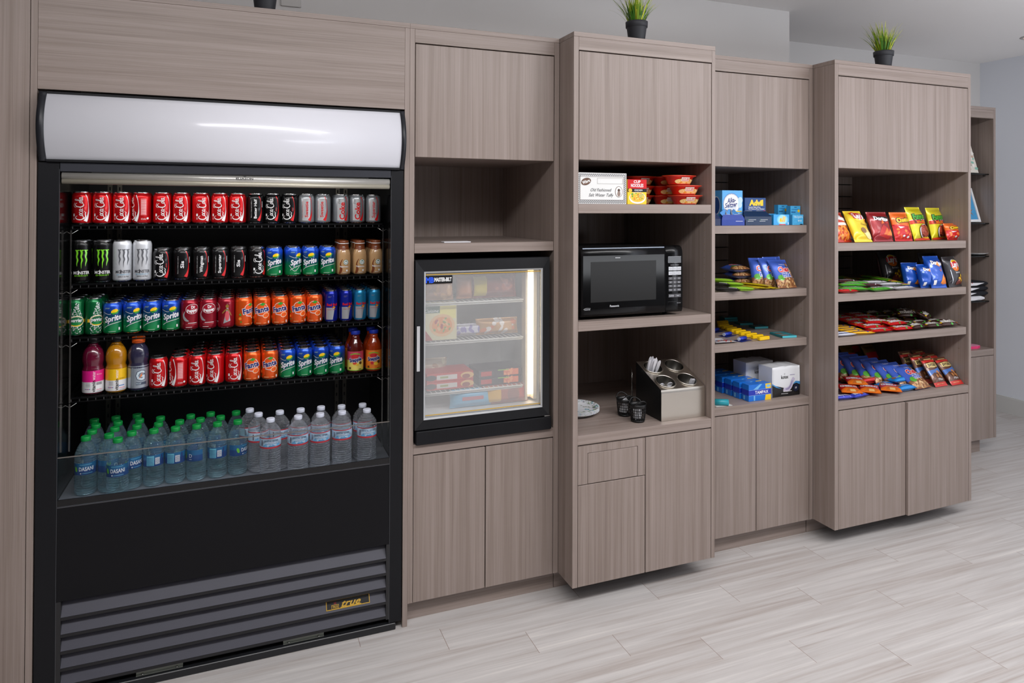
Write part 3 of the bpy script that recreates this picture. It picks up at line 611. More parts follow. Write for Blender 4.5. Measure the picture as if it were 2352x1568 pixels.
FO=foil((238,92,26)); ON=inkm((250,150,50))
def fanta(du):
    p=Print(); p.ell(du,.068,.0255,.0265,2); p.ell(du,.068,.0238,.0248,7); p.poly([(du-.010,.087),(du+.002,.096),(du+.014,.091),(du+.004,.083)],4); p.ell(du+.016,.044,.0135,.0105,2,.4); p.ell(du+.016,.044,.0122,.0093,5,.4); p.ell(du+.016,.044,.0095,.007,7,.4)
    p.text('Fanta',du-.001,.068,.030,2,.18,bold=.085,width=.061,sp=1.05); p.text('Fanta',du-.001,.068,.029,3,.18,bold=.04,width=.057,sp=1.05); p.text('ORANGE',du-.008,.0445,.0055,2,-.12,width=.02); p.rect(du+.0245,du+.030,.011,.021,2); p.rect(du-.024,du-.004,.012,.0145,6); p.rect(du+.006,du+.016,.012,.0145,6)
    p.poly([(du-.045,.05),(du-.038,.058),(du-.034,.046)],4); p.ell(du-.04,.035,.006,.006,5); p.ell(du-.036,.022,.003,.003,4)
    return make_can('soda_can',.033,.122,FO,[Wh,Nv,Gn,ON,inkm((245,170,120)),inkm((238,92,26))],p)
CAN['fanta']=fanta(0); CAN['fanta_r']=fanta(.026)
DRM=foil((150,18,40))
def drp(du,side=0):
    p=Print()
    p.stroke([(du-.024,.074,.002),(du-.030,.058,.007),(du-.022,.042,.010),(du-.010,.036,.003)],5)
    p.ell(du+.004,.083,.0255,.0195,2,.12); p.ell(du+.004,.083,.0240,.0180,3,.12)
    p.text('Dr',du+.006,.0905,.017,2,.1,bold=.04,width=.015); p.text('Pepper',du+.004,.0775,.0175,2,.12,bold=.05,width=.040)
    p.rect(du-.012,du+.022,.027,.029,2); p.rect(du-.02,du+.022,.0215,.023,4); p.rect(du-.02,du+.002,.011,.0125,2)
    if side: p.poly([(-.01,.02),(.0,.07),(.004,.1),(.01,.07),(.016,.03)],5); p.ell(.004,.088,.006,.007,6); p.stroke([(-.014,.06,.004),(.004,.076,.005),(.02,.05,.003)],6); p.ell(.004,.05,.008,.02,4)
    return make_can('soda_can',.033,.122,DRM,[Wh,inkm((165,20,44)),inkm((215,90,100)),Sv,inkm((150,110,50))],p)
CAN['drp']=drp(0); CAN['drp_s']=drp(-.055,1)
def redbull(base,sf):
    p=Print(); p.tris([[(-.022,.012),(.007,.012),(.016,.062),(-.022,.062)]],2); p.tris([[(-.06,.012),(-.034,.012),(-.034,.062),(-.06,.062)]],2)
    p.text('Red Bull',.005,.0745,.0135,3,bold=.05,width=.046); p.ell(.012,.063,.006,.0038,5); p.stroke([(.003,.060,.002),(.009,.063,.003),(.020,.064,.002)],3); p.text('SUGARFREE' if sf else 'ENERGY DRINK',.003,.0535,.0045,3,width=.036); p.rect(-.012,.002,.1085,.1092,2); p.rect(-.012,-.002,.105,.1057,2)
    return make_can('energy_drink_can',.0265,.134,foil(base),[Sv,Rd,Kk,Yl],p,.0215)
CAN['rb']=redbull((22,40,160),0); CAN['rbs']=redbull((40,140,190),1)
def monster(base,ink,claw,claw2):
    p=Print()
    for x0,s in ((-.0145,-1),(0,0),(.0145,1)):
        p.stroke([(x0-.006,.1225,.002),(x0-.002,.121,.005),(x0+.001,.112,.0065),(x0-.001,.098,.0050),(x0+.002,.086,.0055),(x0-.0005,.074,.0035),(x0-.001-.001*s,.062 if s else .054,.0006)],claw,5)
        p.stroke([(x0+.001,.121,.0055),(x0+.007,.123,.002)],claw,3)
    p.text('MONSTER',0,.0385,.0155,ink,bold=.02,width=.055); p.ell(-.0095,.0385,.0014,.0095,ink); p.text('ENERGY',0,.0275,.0075,claw2,width=.046,bold=.01)
    return p
CAN['mb']=make_can('energy_drink_can',.033,.157,foil((14,14,15)),[Wh,inkm((120,205,40))],monster(0,2,3,3),.0285)
p=monster(0,2,3,4); p.text('ZERO ULTRA',0,.0195,.0065,2,width=.038,bold=.01)
p.hold=True
for i in range(60): a,b=rnd.uniform(-.05,.05),rnd.uniform(.03,.13); (p.stroke([(a,b,.0004),(a+rnd.uniform(-.004,.004),b+.003,.0006),(a+rnd.uniform(-.006,.006),b+.007,.0003)],5,2) if abs(a)>.02 else None)
CAN['mw']=make_can('energy_drink_can',.033,.157,M((205,208,214),.34,.3,coat=.3),[inkm((60,60,66)),inkm((96,98,104)),inkm((130,175,200)),inkm((150,152,158))],p,.0285)
def perrier(du):
    p=Print(); r=random.Random(3)
    p.hold=True
    for i in range(190):
        v=r.uniform(.008,.125); wv=.007 if v>.105 else (.007+.017*(.105-v)/.035 if v>.07 else (.024 if v<.05 else .022))
        u=r.uniform(-wv,wv); q=r.uniform(.0006,.0019); p.ell(du+u,v,q,q,2,n=7)
    p.hold=False
    p.ell(du,.056,.027,.0205,2); p.ell(du,.056,.0255,.019,5); p.ell(du,.056,.0238,.0175,2); p.ell(du,.056,.0228,.0165,3); p.rect(du-.034,du-.0265,.050,.062,5); p.rect(du+.0265,du+.034,.050,.062,5); p.text('perrier',du,.060,.019,2,-.04,bold=.03,width=.041); p.ell(du,.047,.016,.006,4); p.ell(du,.045,.018,.0065,5); p.ell(du,.047,.017,.006,4)
    return make_can('sparkling_water_can',.0290,.140,foil((14,112,62)),[Wh,inkm((20,100,60)),inkm((20,130,66)),Yl],p,.0235)
CAN['per']=perrier(.002); CAN['per_r']=perrier(.012)
# ---- bottles
def bottle(name,prof,body,cap,capprof,pr,mats,seg=36,capseg=24,extra=None):
    e=empty(name,(0,0,0)); mb=MB().lathe(prof,0,seg)
    if pr: pr.apply(mb,cylmap(prof),.0035,.012,umax=prof_max(prof)*2.0)
    mb.build('bottle_body',[body]+mats,e); MB().lathe(capprof,0,capseg).build('bottle_cap',cap,e)
    if extra: extra(e)
    return e
def prof_max(p): return max(q[0] for q in p)
CF=M((176,140,100),.18,coat=.6); BR=M((110,56,30),.3)
fp=[(.024,0),(.0285,.004),(.0295,.012),(.0300,.050),(.0298,.078),(.0285,.090),(.0245,.104),(.0205,.113),(.0200,.128),(.0205,.131)]
p=Print(); p.rect(-.062,.062,.1065,.131,1); p.poly([(-.03,.112),(-.012,.106),(0,.101),(.012,.106),(.03,.112),(0,.114)],1)
p.stroke([(-.018,.004,.008),(-.010,.022,.012),(-.013,.045,.006),(-.004,.066,.002)],1); p.stroke([(-.024,.004,.0015),(-.018,.03,.0015),(-.016,.055,.001)],5)
p.ell(.0105,.053,.0112,.0112,3); p.ell(.0105,.053,.0098,.0098,2); p.ell(.0105,.053,.0072,.0072,3); p.ell(.0105,.051,.0028,.0048,2); p.ell(.0065,.054,.0012,.004,2,-.3); p.ell(.0145,.054,.0012,.004,2,.3)
p.text('frappuccino',.003,.035,.0095,2,-.03,bold=.02,width=.036); p.rect(.011,.018,.014,.0215,2); p.rect(-.003,.014,.0085,.0098,2); p.text('Coffee',0,.1185,.006,2,width=.013)
FR=bottle('coffee_drink_bottle',fp,CF,BR,[(.0208,.1335),(.0212,.135),(.0212,.142),(.019,.1445)],p,[BR,Wh,inkm((10,100,70)),Kk,inkm((215,180,90))],extra=lambda e:MB().lathe([(.0222,.1305),(.0224,.1335)],0,24).build('neck_ring',Wh,e))
def sports(body,capm,kind):
    pf=[(.030,0),(.0355,.006),(.0365,.014),(.0362,.050),(.0365,.090),(.0352,.097),(.0325,.104),(.0335,.110),(.0362,.122),(.0364,.135),(.034,.152),(.028,.167),(.0205,.178),(.0165,.183),(.0165,.190)]
    p=Print()
    if kind!='g':
        up=1
        p.rect(-.075,.075,.006+.002,.048,2); p.rect(-.075,.075,.048,.090,1)
        p.text('vitamin',.001,.0315,.0165,3,math.pi/2,bold=.03,width=.043); p.text('water',.001,.0715,.0165,4,math.pi/2,width=.032)
        for i in range(5): p.rect(-.026,-.010,.0435-.0032*i,.0445-.0032*i,5)
        for i in range(5): p.ell(-.028+.0042*i,.022,.0017,.0017,6 if i%2 else 7)
        p.rect(.010,.030,.036,.046,5) if kind=='p' else p.rect(.008,.028,.026,.029,7); p.rect(.010,.030,.018,.0195,6); p.rect(.010,.030,.012,.0135,5); p.text('focus' if kind=='p' else 'project',.020,.076 if kind=='p' else .055,.006,4 if kind=='p' else 3,width=.018)
        mats=[inkm((232,30,140)) if kind=='p' else inkm((248,196,24)),Wh,Kk,inkm((250,235,240)),inkm((150,150,155)),inkm((230,60,120)),inkm((70,130,200))]
    else:
        p.rect(-.075,.075,.012,.096,1); p.text('G',.004,.060,.048,2,bold=.09,width=.036); p.text('G',.004,.060,.048,3,bold=.04,width=.031); p.poly([(.012,.072),(.002,.060),(.006,.060),(-.004,.046),(.012,.060),(.007,.061)],4); p.rect(-.012,.026,.024,.034,2); p.text('FROST',-.002,.029,.0075,3,bold=.02,width=.018); p.rect(.010,.024,.026,.032,2); p.rect(-.028,-.020,.02,.09,5)
        mats=[foil((170,180,192)),inkm((70,80,100)),inkm((205,222,232)),Or,inkm((140,150,160))]
    pfc=[(q[0],q[1]) for q in pf]
    return bottle('sports_drink_bottle',pfc,body,capm,[(.0195,.1895),(.0200,.191),(.0200,.208),(.0185,.2105),(.012,.211)] if kind!='g' else [(.0225,.181),(.023,.183),(.023,.201),(.0215,.203)],p,mats)
def juice(rgb): return M(rgb,.12,0,coat=.6,spec=.6)
VP=sports(juice((96,14,44)),M((16,16,18),.4),'p'); VY=sports(juice((176,118,14)),M((16,16,18),.4),'y'); GA=sports(juice((44,42,66)),M((232,96,28),.4),'g')
def snapple(body,kind):
    pf=[(.028,0),(.0335,.005),(.0340,.012),(.0340,.095),(.0335,.103),(.0305,.116),(.0255,.129),(.0205,.139),(.0175,.146),(.0175,.160)]
    p=Print(); c=(1,2)
    p.rect(-.07,.07,.012,.092,1)
    if kind=='p': p.rect(-.07,.07,.055,.092,8)
    p.rect(-.07,.07,.0105,.0135,3); p.stroke([(-.022,.078,.004),(0,.083,.005),(.022,.078,.004)],3); p.ell(0,.070,.016,.0085,7); 
    for i in range(9): a=.35+i*.305; p.poly([(.016*math.cos(a),.070+.0095*math.sin(a)),(.020*math.cos(a+.06),.070+.0135*math.sin(a+.06)),(.016*math.cos(a+.14),.070+.0095*math.sin(a+.14))],7)
    p.text('Snapple',.001,.0575,.021,4,.13,bold=.13,width=.056); p.text('Snapple',.001,.0575,.021,5,.13,bold=.05,width=.052)
    if kind=='p': p.ell(-.002,.040,.008,.004,6); p.ell(.008,.036,.006,.005,2); p.rect(-.01,.006,.042,.046,7)
    else: p.ell(-.006,.038,.009,.0085,6); p.ell(.010,.035,.009,.007,2); p.ell(-.006,.0385,.006,.006,7)
    p.ell(.022,.043,.006,.006,9); p.rect(-.027,-.018,.018,.026,9); p.rect(.014,.026,.016,.018,9)
    return bottle('tea_bottle',pf,body,M((30,50,160),.35),[(.0195,.161),(.020,.162),(.020,.174),(.0185,.176)],p,[inkm((242,222,110)) if kind=='p' else inkm((240,130,40)),inkm((246,200,60)),inkm((130,190,60)),Wh,inkm((24,40,120)),inkm((230,110,50)),inkm((205,40,50)),inkm((205,70,100)),inkm((90,60,30))])
SA=snapple(juice((84,22,16)),'p'); SB=snapple(juice((150,50,14)),'o')
def water_mat(name,tint,tr):
    m=bpy.data.materials.new(name); m.use_nodes=True; nt=m.node_tree; out=nt.nodes['Material Output']; b=nt.nodes['Principled BSDF']; lk=nt.links.new
    b.inputs['Base Color'].default_value=lin(tint)+(1,); b.inputs['Roughness'].default_value=.06; b.inputs['Transmission Weight'].default_value=.35; b.inputs['Metallic'].default_value=.45; b.inputs['IOR'].default_value=1.33; b.inputs['Coat Weight'].default_value=1; b.inputs['Coat Roughness'].default_value=.03; b.inputs['Specular IOR Level'].default_value=1
    t=nt.nodes.new('ShaderNodeBsdfTransparent'); t.inputs[0].default_value=lin(tuple(min(255,c+50) for c in tint))+(1,); x=nt.nodes.new('ShaderNodeMixShader')
    lw=nt.nodes.new('ShaderNodeLayerWeight'); lw.inputs[0].default_value=.35; mr=nt.nodes.new('ShaderNodeMapRange'); mr.inputs['To Min'].default_value=tr; mr.inputs['To Max'].default_value=.95; lk(lw.outputs['Facing'],mr.inputs[0])
    tc=nt.nodes.new('ShaderNodeTexCoord'); mp=nt.nodes.new('ShaderNodeMapping'); mp.inputs['Scale'].default_value=(60,60,210); n=nt.nodes.new('ShaderNodeTexNoise'); n.inputs['Scale'].default_value=1; n.inputs['Distortion'].default_value=1.2; lk(tc.outputs['Object'],mp.inputs[0]); lk(mp.outputs[0],n.inputs[0])
    bp=nt.nodes.new('ShaderNodeBump'); bp.inputs['Strength'].default_value=1.0; bp.inputs['Distance'].default_value=.006; wv=nt.nodes.new('ShaderNodeTexWave'); wv.wave_type='BANDS'; wv.bands_direction='Z'; wv.inputs['Scale'].default_value=36; wv.inputs['Distortion'].default_value=3.5; wv.inputs['Detail Scale'].default_value=1.2; lk(tc.outputs['Object'],wv.inputs[0]); ad=nt.nodes.new('ShaderNodeMath'); ad.operation='MULTIPLY_ADD'; ad.inputs[1].default_value=.8; lk(n.outputs[0],ad.inputs[0]); lk(wv.outputs['Fac'],ad.inputs[2]); lk(ad.outputs[0],bp.inputs['Height']); lk(bp.outputs[0],b.inputs['Normal'])
    lk(mr.outputs[0],x.inputs[0]); lk(t.outputs[0],x.inputs[1]); lk(b.outputs[0],x.inputs[2]); lk(x.outputs[0],out.inputs[0]); return m
WD=water_mat('blue_tinted_plastic',(190,214,228),.10); WC=water_mat('clear_plastic',(228,232,240),.12)
def dasani(kind):
    pf=[(.026,0),(.033,.004),(.0355,.012)]
    for i in range(5): z=.018+.011*i; pf+=[(.0362,z),(.0342,z+.0055)]
    pf+=[(.0355,.072),(.0358,.078),(.0355,.118),(.0362,.122),(.0350,.128),(.0362,.134),(.0335,.150),(.0270,.168),(.0195,.182),(.0145,.189),(.0145,.194)]
    p=Print(); p.rect(-.07,.07,.077,.119,1); p.rect(-.07,.07,.100,.119,2)
    if kind=='n': p.text('DASANI',.002,.0985,.019,3,bold=.02,width=.048); p.rect(-.012,.022,.082,.0835,5); p.ell(-.016,.083,.0022,.0022,3); p.rect(-.02,.02,.1125,.114,5); p.ell(-.034,.098,.005,.010,4,.3)
    elif kind=='l': p.ell(-.002,.0955,.0075,.0105,4,.3); p.poly([(-.004,.105),(-.009,.114),(.0,.110)],4); p.poly([(.002,.105),(.006,.115),(.006,.104)],4); p.text('D',.025,.098,.019,3); p.rect(.02,.03,.084,.0855,3)
    else: p.rect(.0,.016,.084,.108,3); [p.rect(.001,.015,.086+.003*i,.0872+.003*i,6) for i in range(7)]; p.rect(-.03,-.004,.080,.116,5); [p.rect(-.028,-.006,.083+.005*i,.0845+.005*i,1) for i in range(6)]; p.rect(.021,.026,.08,.116,6)
    return bottle('water_bottle',pf,WD,M((16,140,62),.35),[(.0158,.191),(.0163,.192),(.0163,.2045),(.0150,.2065)],p,[inkm((26,70,130)),inkm((24,100,150)),Wh,inkm((110,200,50)),inkm((110,190,215)),inkm((40,60,120))])
DAS={k:dasani(k) for k in 'nlb'}
def crystal():
    pf=[(.026,0),(.034,.003),(.0385,.010)]
    for i in range(7): z=.016+.0145*i; pf+=[(.0395,z),(.0370 if i%2 else .0378,z+.007)]
    pf+=[(.0392,.118),(.0395,.122),(.0395,.160),(.0398,.164),(.0375,.172),(.0385,.177),(.0345,.185),(.0330,.187),(.0245,.199),(.0170,.207),(.0135,.211),(.0135,.215)]
    p=Print(); p.rect(-.08,.08,.120,.161,1); p.rect(-.08,.08,.120,.1265,2); p.rect(-.08,.08,.1575,.161,2)
    for a,b,c in ((-.02,.134,.010),(.004,.131,.014),(.03,.135,.009)): p.poly([(a-c,.1268),(a-c*.3,b+.004),(a,b),(a+c*.4,b+.006),(a+c,.1268)],4)
    p.text('CRYSTAL GEYSER',.003,.149,.0088,3,bold=.01,width=.056); p.text('NATURAL',.003,.1425,.0045,2,width=.022,sp=1.3); p.text('ALPINE SPRING WATER',.003,.1375,.005,3,width=.046); p.rect(-.006,.020,.1285,.130,3); p.rect(-.036,-.030,.130,.152,5)
    return bottle('water_bottle',pf,WC,M((205,210,225),.4),[(.0152,.212),(.0158,.213),(.0158,.2235),(.0145,.2262)],p,[inkm((190,215,235)),inkm((200,36,50)),inkm((30,60,120)),inkm((110,180,225)),inkm((120,120,140))])
CG=crystal()
# ---- stocking the cooler
YC=.256; SN=['top','second','third','fourth']
D={'coke':('red cola can with white script','soda can'),'coke_back':('red cola can turned to its facts panel','soda can'),'zero':('black cola can with white script','soda can'),'dietcoke':('silver diet cola can, big red letters','soda can'),
'sprite':('green and blue lemon soda can','soda can'),'sprite_r':('green and blue soda can, logo turned right','soda can'),'fanta':('orange soda can with round fruit logo','soda can'),'fanta_r':('orange soda can, logo turned right','soda can'),'drp':('dark red soda can with oval logo','soda can'),'drp_s':('dark red soda can turned to picture side','soda can'),
'rb':('slim blue and silver energy can','energy drink can'),'rbs':('slim light blue and silver energy can','energy drink can'),'mb':('tall black can with green claw mark','energy drink can'),'mw':('tall white can with grey claw mark','energy drink can'),'per':('slim green can with white bubbles','sparkling water can'),'per_r':('slim green can, bubble bottle turned right','sparkling water can'),
'fr':('tan coffee drink bottle with brown cap','bottle'),'vp':('magenta vitamin drink bottle','bottle'),'vy':('yellow vitamin drink bottle','bottle'),'ga':('dark sports drink bottle with orange cap','bottle'),'sa':('tea bottle with pink and yellow label','bottle'),'sb':('tea bottle with orange label','bottle')}
SHORT={'coke':'red cola can','coke_back':'red cola can','zero':'black cola can','sprite':'lemon soda can','fanta':'orange soda can','drp':'dark red soda can','rb':'slim blue energy can','rbs':'slim light blue energy can','per':'slim green can','mb':'tall black can','mw':'tall white can','fr':'coffee bottle','dietcoke':'silver diet cola can','sb':'tea bottle','sa':'tea bottle'}
for nm in ('Better Half','Sis','Wingman','Superstar'): D['z_'+nm]=('black cola can reading %s'%nm,'soda can'); SHORT['z_'+nm]='black cola can'
for nm in ('Sweetie','Superstar'): D['d_'+nm]=('silver diet cola can reading %s'%nm,'soda can'); SHORT['d_'+nm]='silver diet cola can'
PR=dict(CAN); PR.update(fr=FR,vp=VP,vy=VY,ga=GA,sa=SA,sb=SB)
def put(kind,x,y,z,rz,label,group):
    o=place(PR[kind],(x,y,z),rz); o['group']=group; o['label']=label; o['category']=D[kind][1]; LABELS.setdefault(label,[]).append(o.name); return o
def facing(x,y): return math.atan2(-x,2.7546+y)
rows=[
 (1.6255,481,[(188,'coke',0),(236,'coke',0),(281,'coke',0),(325,'coke_back',0),(373,'coke',.12),(417,'coke',0),(462,'coke',.35),(505,'coke',0),(546,'coke',0),(588,'z_Better Half',0),(628,'zero',0),(664,'zero',-.1),(704,'d_Sweetie',0),(740,'d_Sweetie',-.15),(783,'dietcoke',.1),(820,'dietcoke',0),(857,'d_Superstar',0)],[(range(9),1,'coke'),(range(9,13),1,'z_Sis'),(range(13,16),1,'d_Sweetie')],.0),
 (1.4065,600,[(187,'mb',0),(236,'mb',0),(281,'mw',.12),(327,'mw',0),(373,'zero',0),(419,'z_Sis',0),(463,'z_Wingman',0),(506,'z_Superstar',-.05),(548,'z_Sis',0),(590,'zero',.5),(630,'sprite',0),(673,'sprite_r',0),(713,'sprite',-.1),(753,'sprite',-.1),(789,'fr',0),(826,'fr',0),(863,'fr',0)],[(range(10,14),1,'sprite'),(range(14,17),2,'fr'),(range(0,2),1,'mb'),(range(4,10),1,'z_Sis')],0),
 (1.208,715,[(177,'per',0),(217,'per_r',0),(259,'sprite',0),(305,'sprite',.25),(349,'sprite',0),(393,'sprite',0),(436,'drp',.2),(476,'drp',0),(517,'drp_s',0),(560,'fanta_r',0),(602,'fanta',0),(643,'fanta',0),(684,'fanta',.2),(722,'fanta',0),(760,'rb',0),(794,'rb',.15),(826,'rbs',.1),(859,'rbs',0)],[(range(0,2),2,'per'),(range(2,6),3,'sprite'),(range(6,9),4,'drp'),(range(9,14),4,'fanta'),(range(14,16),4,'rb'),(range(16,18),4,'rbs')],0),
 (.9865,830,[(214,'vp',0),(267,'vy',0),(318,'ga',.1),(364,'coke',.1),(411,'coke_back',0),(453,'coke',0),(495,'coke',-.35),(537,'coke',.25),(579,'fanta',0),(620,'fanta',0),(660,'sprite',.05),(699,'sprite',.1),(737,'sprite',-.05),(774,'sprite',-.25),(816,'sa',0),(858,'sb',0)],[(range(3,4),0,'coke'),(range(4,5),2,'coke'),(range(5,8),4,'coke'),(range(8,10),4,'fanta'),(range(10,14),4,'sprite'),(range(14,16),1,'sb')],0)]
for si,(z,py,fr_,backs,_) in enumerate(rows):
    xs_=[]
    for i,(px,k,rr) in enumerate(fr_):
        x=un(px,py,'Y',YC).x; yy=YC+(.004 if k in('vp','vy','ga') else 0)+rnd.uniform(-.001,.001)
        if k in('rb','rbs'): yy-=.006
        xs_.append((x,yy,k,rr))
    rad=lambda k:{'rb':.0265,'rbs':.0265,'per':.029,'per_r':.029,'fr':.030,'vp':.0366,'vy':.0366,'ga':.0366,'sa':.034,'sb':.034}.get(k,.033)
    for _ in range(200):
        for j in range(len(xs_)-1):
            a,b=xs_[j],xs_[j+1]; gap=rad(a[2])+rad(b[2])+.0007-(b[0]-a[0])
            if gap>0: xs_[j]=(a[0]-gap/2,)+a[1:]; xs_[j+1]=(b[0]+gap/2,)+b[1:]
    for i,(x,yy,k,rr) in enumerate(xs_):
        put(k,x,yy,z,facing(x,yy)+rr,'%s, %s in front row of %s cooler shelf'%(D[k][0],ORD[i],SN[si]),'front row of the %s cooler shelf'%SN[si])
    for rg,nb,k in backs:
        for i in rg:
            x,yy=xs_[i][:2]; kk=k if fr_[i][1] not in ('coke','zero') else fr_[i][1]
            pit=.0595 if k in('rb','rbs') else (.0625 if k in('per','fr') else .0685 if k!='sb' else .070)
            for d in range(1,nb+1):
                sx=0
                put(k,x+sx,yy+pit*d+.001,z,rnd.uniform(-3,3),'%s, %s one in column %s from left on %s cooler shelf'%(SHORT[k],ORD[d],ORD[i],SN[si]) if False else '%s standing %s behind %s front item on %s cooler shelf'%(SHORT[k],('directly','two places','three places','four places')[d-1],ORD[i],SN[si]),'rows behind on the %s cooler shelf'%SN[si])
# water bottles on the deck
ZB=.6485
PR['dn'],PR['dl'],PR['db'],PR['cg']=DAS['n'],DAS['l'],DAS['b'],CG
for k in ('dn','dl','db'): D[k]=('green-capped bottle','water bottle')
D['cg']=('white-capped bottle','water bottle')
dz=[(490,566,'dn',0),(730,570,'dl',0),(900,588,'dn',-.05),(1015,528,'dn',.5),(1250,530,'db',.15),(1540,508,'db',0),(1790,475,'dl',-1.3),(2020,455,'db',0),(2252,434,'dn',1.0)]
front=[]
for cx_,cy_,k,rr in dz: q=un(110+cx_/5.6,900+cy_/5.6,'Z',ZB+.2065); front.append((q.x,q.y,k,rr))
bk=[(555,500),(590,452),(612,398),(780,500),(845,448),(850,392),(1030,475),(1092,415),(1105,375),(1250,470),(1485,462),(1782,418),(1755,358),(2015,402),(1980,348),(2282,370),(1230,420),(360,470),(390,420)]
allb=[(x,y) for x,y,_,_ in front]
def free(x,y,L,dmin): 
    for _ in range(60):
        moved=False
        for (a,b) in L:
            d=math.hypot(x-a,y-b)
            if d<dmin and d>1e-6: x+=(x-a)/d*(dmin-d)*.55; y+=abs(y-b)/d*(dmin-d)*.55+.0008; moved=True
        if not moved: break
    return x,y
F2=[]
for x,y,k,rr in front:
    x,y=free(x,max(y,.052),F2,.0735); F2.append((x,y)); 
for i,((x,y),(_,_,k,rr)) in enumerate(zip(F2,front)):
    put(k,x,y,ZB,facing(x,y)+rr,'blue-labelled water bottle with green cap, %s from left among front bottles on cooler floor'%ORD[i],'green-capped water bottles on the cooler floor')
allb=list(F2)
cgp=[(375,441,0,.35),(680,446,0,0),(1035,411,0,.1),(1318,381,0,0),(1600,352,0,0),(1920,326,0,.1)]
C2=[]
for cx_,cy_,_,rr in cgp:
    q=un(500+cx_/5.6,880+cy_/5.6,'Z',ZB+.2262); x,y=free(q.x,max(q.y,.055),F2+C2,.0765); C2.append((x,y)); i=len(C2)-1
    put('cg',x,y,ZB,facing(x,y)+rr,'clear water bottle with white cap, %s from left in front row on cooler floor'%ORD[i],'white-capped water bottles on the cooler floor')
allb+=C2
for n_,(cx_,cy_) in enumerate(((425,371),(697,375),(975,351),(1292,318),(1595,289),(1865,261))):
    q=un(500+cx_/5.6,880+cy_/5.6,'Z',ZB+.2262); x,y=free(q.x,q.y,allb,.0805); allb.append((x,y))
    put('cg',x,y,ZB,facing(x,y)+rnd.uniform(-.6,.6),'clear water bottle with white cap, %s from left in rear row on cooler floor'%ORD[n_],'white-capped water bottles on the cooler floor')
for n_,(cx_,cy_) in enumerate(bk):
    q=un(110+cx_/5.6,900+cy_/5.6,'Z',ZB+.2065); x,y=free(q.x,q.y,allb,.0740)
    if x<-.558: x=-.558
    if any(math.hypot(x-a,y-b)<.072 for a,b in allb) or y>.55: continue
    allb.append((x,y)); fi=min(range(len(F2)),key=lambda j:abs(F2[j][0]-x)); dpt=sum(1 for (a,b) in allb[:-1] if abs(a-x)<.04 and b<y)
    while 'green-capped water bottle, %s bottle behind the %s front one on cooler floor'%(ORD[dpt],ORD[fi]) in LABELS: dpt+=1
    put(rnd.choice(['dn','dl','db']),x,y,ZB,rnd.uniform(-3,3),'green-capped water bottle, %s bottle behind the %s front one on cooler floor'%(ORD[dpt],ORD[fi]),'green-capped water bottles on the cooler floor')
# ------------------------------------------------------------------ snack bags and boxed goods
def thick(w,h,d,seed=0,cr=.002):
    r=random.Random(seed); ph=[(r.uniform(20,60),r.uniform(20,90),r.uniform(0,6),r.uniform(.3,1)) for _ in range(6)]
    def t(u,v):
        a=max(0,1-abs(2*u/w)**2.4)**.5; s=min(v,h-v)/h; b=min(1,max(0,(s-.055)/.22)); b=math.sin(b*math.pi/2)**.8 if b>0 else 0
        n=sum(k*math.sin(p*u+q*v+f) for p,q,f,k in ph)/3
        return .0006+d/2*a*b+cr*n*(a*b)**.5*(1.0)+ (.0009*math.sin(u*900) if s<.05 else 0)*0
    return t
def make_bag(name,w,h,d,mats,pr,seed=0,cr=.002,part='wrapper',sag=0,cell=.006):
    e=empty(name,(0,0,0)); t=thick(w,h,d,seed,cr); nu,nv=14,18; mb=MB()
    bend=lambda u,v:sag*((v/h-.5)**2-.25)+sag*.6*((2*u/w)**2)
    pinch=lambda u,v:u*(1-.05*math.sin(math.pi*v/h))
    o=0
    for side in (-1,1):
        for j in range(nv+1):
            for i in range(nu+1):
                u=-w/2+w*i/nu; v=h*j/nv; mb.v.append((pinch(u,v),side*t(u,v)+bend(u,v),v))
    K=(nu+1)*(nv+1)
    for s in (0,1):
        for j in range(nv):
            for i in range(nu):
                a=s*K+j*(nu+1)+i; q=[a,a+1,a+nu+2,a+nu+1]; mb.face(q if s==0 else q[::-1],0,True)
    for j in range(nv):
        for i in (0,nu): a=j*(nu+1)+i; mb.face([a,a+nu+1,a+nu+1+K,a+K],0)
    if pr: pr.apply(mb,lambda u,v,o:(pinch(u,v),-t(u,v)-o*2.2+bend(u,v),v),cell,cell)
    mb.build(part,mats,e); return e
def fm(rgb,r=.28): return M(rgb,r,.25,coat=.5)
def blobs(p,n,x0,x1,y0,y1,ms,a=.004,b=.009,seed=1):
    r=random.Random(seed); p.hold=True; L0=p.lay
    for i in range(n): p.lay=L0+1+i%6; p.ell(r.uniform(x0,x1),r.uniform(y0,y1),r.uniform(a,b),r.uniform(a,b)*.7,r.choice(ms),r.uniform(0,3),9)
    p.lay=L0+6; p.hold=False
BG={}
p=Print(); p.poly([(-.035,.166),(.0,.172),(.044,.160),(.052,.135),(.040,.115),(.0,.112),(-.03,.128)],1); p.ell(.008,.118,.034,.010,6); p.ell(.010,.142,.040,.023,2,-.15); p.ell(.010,.142,.038,.021,1,-.15); p.text("Lay's",.012,.142,.042,2,-.12,bold=.05,width=.066); p.text('Classic',.026,.092,.017,3,-.1,width=.045); p.ell(.024,.045,.030,.020,4,-.5); p.ell(.036,.030,.026,.014,5,-.4); p.ell(.006,.058,.018,.016,7); p.rect(-.062,.062,0,.006,6)
BG['lays']=make_bag('chip_bag',.125,.178,.045,[fm((240,205,40)),Rd,Wh,inkm((120,90,20)),inkm((238,214,130)),inkm((248,228,160)),inkm((250,215,60)),inkm((150,110,70))],p,1)
